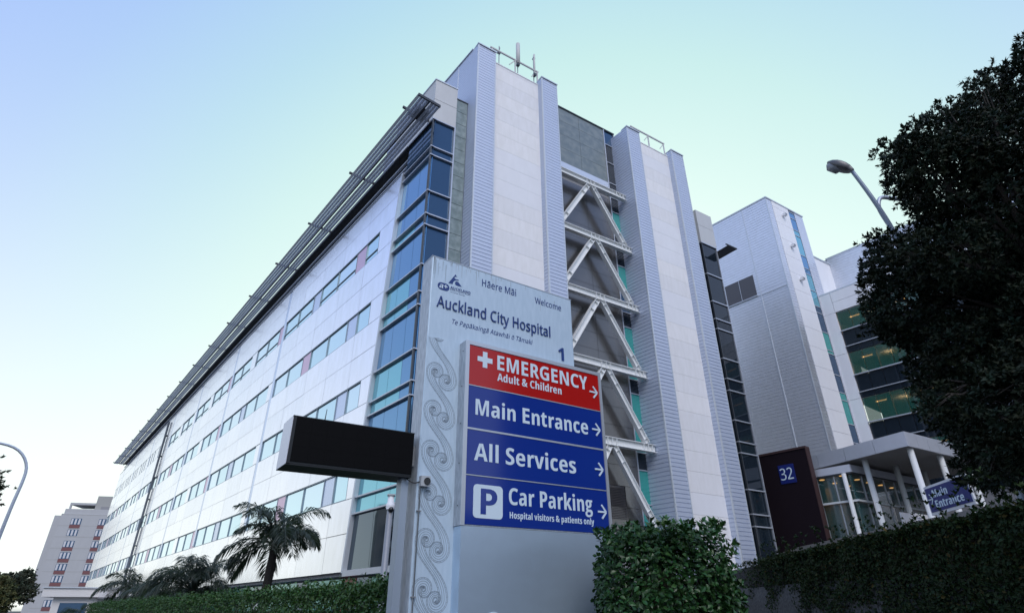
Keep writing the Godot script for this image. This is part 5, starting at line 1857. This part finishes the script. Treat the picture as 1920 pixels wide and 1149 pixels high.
func make_trees() -> void:
	var blobs: Array = []
	for q in [[50.4, 32.2, 12.3, 0.75], [53.4, 37.3, 10.2, 0.20], [53.5, 30.7, 9.5, 0.64], [45.2, 26.7, 10.4, 0.28], [51.4, 28.5, 10.7, 0.51], [47.6, 24.6, 11.3, 0.57], [48.1, 27.8, 10.0, 0.72], [38.8, 14.6, 11.5, 0.38], [40.8, 9.2, 11.6, 0.29], [53.8, 33.4, 10.6, 0.61], [42.4, 29.2, 10.7, 0.21], [40.1, 26.4, 9.7, 0.34], [40.9, 32.3, 12.1, 0.25], [41.4, 21.8, 10.9, 0.53], [44.8, 16.9, 9.5, 0.38], [38.0, 22.6, 10.4, 0.54], [43.3, 8.8, 10.4, 0.23], [41.5, 16.7, 10.3, 0.40], [45.3, 24.5, 11.6, 0.49], [43.9, 22.2, 11.2, 0.42], [46.7, 33.1, 9.5, 0.21], [39.0, 10.1, 11.6, 0.28], [49.4, 23.2, 10.5, 0.56], [56.2, 33.3, 9.5, 0.16], [49.2, 34.9, 11.6, 0.44], [44.6, 29.0, 11.8, 0.58], [42.2, 27.7, 10.5, 0.24], [50.8, 21.9, 11.1, 0.46], [37.3, 26.3, 10.4, 0.28], [36.9, 20.6, 10.5, 0.20], [37.6, 17.3, 11.2, 0.22], [42.8, 33.1, 9.6, 0.43], [49.1, 19.5, 12.4, 0.58], [46.5, 12.9, 11.2, 0.53], [40.2, 23.5, 10.3, 0.21], [41.4, 24.6, 11.6, 0.41], [42.9, 13.0, 9.5, 0.67], [47.0, 34.8, 11.9, 0.35], [45.3, 34.9, 12.4, 0.46], [47.2, 19.7, 9.7, 0.57], [49.0, 17.2, 9.5, 0.36], [43.2, 19.9, 10.8, 0.23], [40.6, 18.6, 10.1, 0.42], [43.1, 25.2, 9.5, 0.45], [40.2, 13.7, 11.8, 0.46], [51.1, 35.4, 10.9, 0.38], [43.8, 18.5, 11.8, 0.30], [40.5, 27.7, 10.8, 0.18], [37.6, 13.4, 11.7, 0.21], [48.7, 15.6, 10.1, 0.32], [39.8, 12.0, 9.7, 0.31], [39.5, 20.3, 12.1, 0.28], [55.9, 31.8, 10.8, 0.36], [47.2, 30.4, 11.4, 0.33], [41.4, 28.3, 11.8, 0.18], [47.0, 31.5, 9.6, 0.23], [39.3, 9.0, 9.4, 0.20], [42.3, 9.6, 10.2, 0.35], [39.9, 10.0, 11.5, 0.28], [48.1, 13.8, 10.7, 0.31], [45.6, 10.7, 11.7, 0.45], [50.3, 36.5, 11.6, 0.25], [44.2, 31.4, 9.9, 0.58], [37.8, 18.5, 11.8, 0.27], [37.5, 15.1, 9.7, 0.21], [45.4, 9.1, 10.8, 0.28], [51.4, 25.4, 11.1, 0.65], [35.9, 22.9, 11.3, 0.23], [39.6, 16.3, 10.5, 0.39], [55.0, 35.3, 11.5, 0.28], [44.4, 9.2, 10.0, 0.28], [42.3, 19.3, 10.3, 0.27], [42.7, 35.3, 9.4, 0.16], [37.3, 16.0, 10.4, 0.17], [38.3, 9.2, 10.3, 0.21], [36.1, 26.1, 12.1, 0.19], [42.9, 20.8, 12.2, 0.26], [47.6, 22.1, 10.4, 0.53], [52.2, 36.5, 10.6, 0.19], [46.1, 36.2, 9.8, 0.15], [41.7, 31.0, 12.4, 0.29], [54.4, 36.9, 10.5, 0.23], [48.4, 33.0, 10.0, 0.41], [45.9, 32.9, 10.6, 0.23], [38.2, 28.2, 11.6, 0.20], [38.8, 27.2, 11.9, 0.33], [55.9, 34.5, 10.3, 0.15], [38.9, 17.8, 12.1, 0.31], [40.0, 24.8, 11.9, 0.30], [45.2, 22.1, 10.2, 0.20], [49.2, 36.7, 10.0, 0.16], [36.2, 24.4, 10.9, 0.26], [35.7, 21.7, 10.7, 0.21], [53.1, 27.6, 10.8, 0.43], [46.9, 10.5, 9.8, 0.26], [41.5, 34.3, 11.8, 0.26], [38.3, 20.1, 11.4, 0.34], [37.9, 25.4, 12.2, 0.34], [46.7, 16.1, 10.4, 0.66], [43.3, 27.5, 11.3, 0.35], [38.6, 11.1, 10.0, 0.15], [46.1, 8.6, 11.5, 0.21], [43.2, 17.4, 10.9, 0.22], [42.8, 23.2, 11.5, 0.27], [47.9, 35.6, 11.3, 0.18], [42.9, 15.9, 11.7, 0.40], [41.7, 26.5, 11.9, 0.33], [37.9, 12.3, 11.8, 0.16], [41.6, 8.2, 10.6, 0.13], [44.0, 34.3, 9.6, 0.34], [37.1, 13.9, 9.4, 0.13], [40.4, 11.0, 11.2, 0.21], [54.3, 28.3, 10.9, 0.34], [36.2, 20.8, 10.6, 0.17], [40.9, 35.3, 10.9, 0.19], [38.6, 12.8, 10.7, 0.20], [37.2, 28.2, 11.9, 0.19], [47.4, 11.6, 11.7, 0.31], [46.3, 29.7, 12.2, 0.27], [42.1, 8.1, 10.3, 0.13]]:
		blobs.append([bearing(q[0], q[1], q[2]), q[3]])
	var base := polar(48.5, 11.0)
	base.y = ground_height(base.x, base.z)
	blob_tree("broadleaf_tree", "big dark evergreen tree filling the right edge of the photo", base, blobs, 24000, sprig_mesh(9, 0.085, 0.036, 0.06, 51), M.leaf_dark, Vector3(0.014, 0.022, 0.014), 901, 0.24, 2.8)
	# trees far left
	var fb: Array = []
	for q in [[-42.1, 7.2, 40.0, 0.7], [-41.8, 6.0, 40.0, 0.5], [-42.6, 6.6, 40.0, 1.1], [-43.5, 7.5, 41.0, 1.6]]:
		fb.append([bearing(q[0], q[1], q[2]), q[3]])
	blob_tree("broadleaf_tree", "dark leafy tree just inside the left edge behind the hooked lamp", polar(-43.0, 40.5), fb, 2600, sprig_mesh(12, 0.17, 0.07, 0.12, 53), M.leaf_dark, Vector3(0.022, 0.035, 0.022), 903, 0.25, 3.6)
	var labs := ["sunlit olive green tree at the bottom left corner", "rounded dark tree against the apartment tower's left side"]
	var tl := [[[-39.6, 1.0, 110.0, 2.0], [-38.9, 1.35, 111.0, 1.3], [-40.4, 0.8, 110.0, 2.4], [-38.4, 0.5, 110.0, 1.2]], [[-38.2, 1.5, 150.0, 2.0], [-37.7, 2.0, 151.0, 1.4], [-37.4, 1.2, 150.0, 1.7], [-38.8, 1.6, 150.0, 1.6]]]
	for k in 2:
		var bl: Array = []
		for q in tl[k]:
			bl.append([bearing(q[0], q[1], q[2]), q[3]])
		var c: Vector3 = bl[0][0]
		blob_tree("broadleaf_tree", labs[k], Vector3(c.x, 0, c.z), bl, 2600, sprig_mesh(10, 0.34, 0.16, 0.25, 55 + k), M.leaf_far, [Vector3(0.085, 0.095, 0.035), Vector3(0.04, 0.05, 0.03)][k], 910 + k, 0.3, maxf(c.y - 2.0, 0.8), "trees by the apartment tower")

# ------------------------------------------------------------------ far buildings
func make_far() -> void:
	# apartment tower
	var o := polar(-36.83, 190.0)
	var F := Frame.new(o, 78.0, 168.0)
	var t := thing("apartment_tower", "pale concrete apartment tower with red window panels beyond the long facade", "building", o)
	var st := tool()
	fbox(st, F, 0.0, 22.0, 0.0, 23.2, -14.0, 0.0)
	mesh_part(t, "wall", done(st), M.apartment_wall)
	bx(t, "side_wall", F, -1.7, -0.01, 0.0, 22.8, -14.0, -0.6, M.apartment_wall)
	bx(t, "roof_parapet", F, 0.4, 22.0, 23.21, 24.4, -12.0, -0.2, M.apartment_wall)
	bx(t, "roof_frame", F, 0.8, 6.6, 25.5, 26.0, -8.0, -0.8, M.apartment_wall)
	bx(t, "roof_post", F, 0.8, 1.2, 24.4, 25.5, -1.2, -0.8, M.apartment_wall)
	bx(t, "plant_room", F, 6.6, 22.0, 24.41, 27.8, -9.0, -1.0, M.apartment_roof)
	bx(t, "plant_louvre", F, 8.0, 21.0, 24.5, 25.2, -0.99, -0.95, M.core_dark)
	for c in 3:
		for k in 9:
			var u := 2.6 + c * 6.3
			var v := 20.6 - k * 2.62
			if v < 0.5:
				continue
			var wdw := bx(t, "window", F, u, u + 2.4, v, v + 1.5, -0.15, 0.03, M.glass_navy)
			for q in 3:
				bx(wdw, "curtain", F, u + 0.1 + q * 0.8, u + 0.55 + q * 0.8, v + 0.1, v + 1.4, 0.03, 0.04, M.curtain_white)
			if not (c == 0 and k in [1, 6]):
				bx(t, "window_panel", F, u, u + 2.4, v - 0.8, v - 0.02, -0.1, 0.06, M.apartment_red)
	for k in 9:
		bx(t, "floor_joint", F, 0.0, 22.0, 2.0 + k * 2.62, 2.06 + k * 2.62, -0.02, 0.02, M.apartment_roof)
	# low white building in front of it
	var lo := polar(-35.6, 120.0)
	var L := Frame.new(lo, 62.0, 152.0)
	var lb := thing("low_building", "low white flat roofed building at the foot of the apartment tower", "building", lo)
	bx(lb, "wall", L, 0.0, 14.0, 0.0, 3.4, -8.0, 0.0, M.low_white)
	bx(lb, "roof_fascia", L, -1.5, 14.0, 3.4, 4.6, -8.4, 0.8, M.low_white)
	bx(lb, "roof_deck", L, -1.7, 14.0, 4.6, 4.75, -8.6, 1.0, M.trim_metal)
	bx(lb, "window", L, 1.0, 4.5, 1.2, 2.6, 0.0, 0.05, M.glass_navy)
	# building across the street, mirrored in the lower corner glazing
	var so := Vector3(-66, 0, -42)
	var S := Frame.new(so, -63.0 + 90.0, 117.0)
	var sb := thing("mirrored_apartments", "balconied beige apartment block mirrored in the lowest corner glazing", "building", so)
	bx(sb, "wall", S, -14.0, 12.0, 0.0, 15.0, -12.0, 0.0, M.beige_wall)
	bx(sb, "penthouse", S, -10.0, 9.0, 15.01, 17.4, -11.0, -1.5, M.core_dark)
	for k in 5:
		for c in 4:
			var u := -12.5 + c * 6.2
			bx(sb, "window", S, u, u + 4.0, 0.8 + k * 2.9, 2.8 + k * 2.9, -0.05, 0.05, M.glass_navy)
			bx(sb, "balcony", S, u - 0.4, u + 4.4, 0.4 + k * 2.9, 1.3 + k * 2.9, 0.3, 1.4, M.apartment_wall)

func make_side_block() -> void:
	# tall block on the right of the footpath, outside the picture, mirrored in the glossy sign
	var o := Vector3(34, 0, 6)
	var F := Frame.new(o, 18.0, -72.0)
	var t := thing("side_block", "dark brick block outside the photo, mirrored in the glossy blue panels", "building", o)
	bx(t, "wall", F, -3.0, 26.0, 0.0, 24.0, -16.0, 0.0, M.dark_brick)
	bx(t, "parapet", F, -3.2, 26.2, 24.0, 25.0, -16.2, 0.2, M.beige_wall)
	for k in 6:
		for c in 6:
			var u := -1.5 + c * 4.4
			var w := bx(t, "window", F, u, u + 2.6, 2.0 + k * 3.6, 4.0 + k * 3.6, -0.1, 0.04, M.glass_navy)
			bx(w, "sill", F, u - 0.1, u + 2.7, 1.9 + k * 3.6, 1.995 + k * 3.6, 0.0, 0.12, M.beige_wall)

func _ready() -> void:
	rng.seed = 1
	make_view()
	make_materials()
	make_ground()
	make_hospital()
	make_rooftop()
	make_annex()
	make_entrance()
	make_far()
	make_side_block()
	make_sign()
	make_message_board()
	make_poles()
	make_hedges()
	make_bush()
	make_palms()
	make_trees()
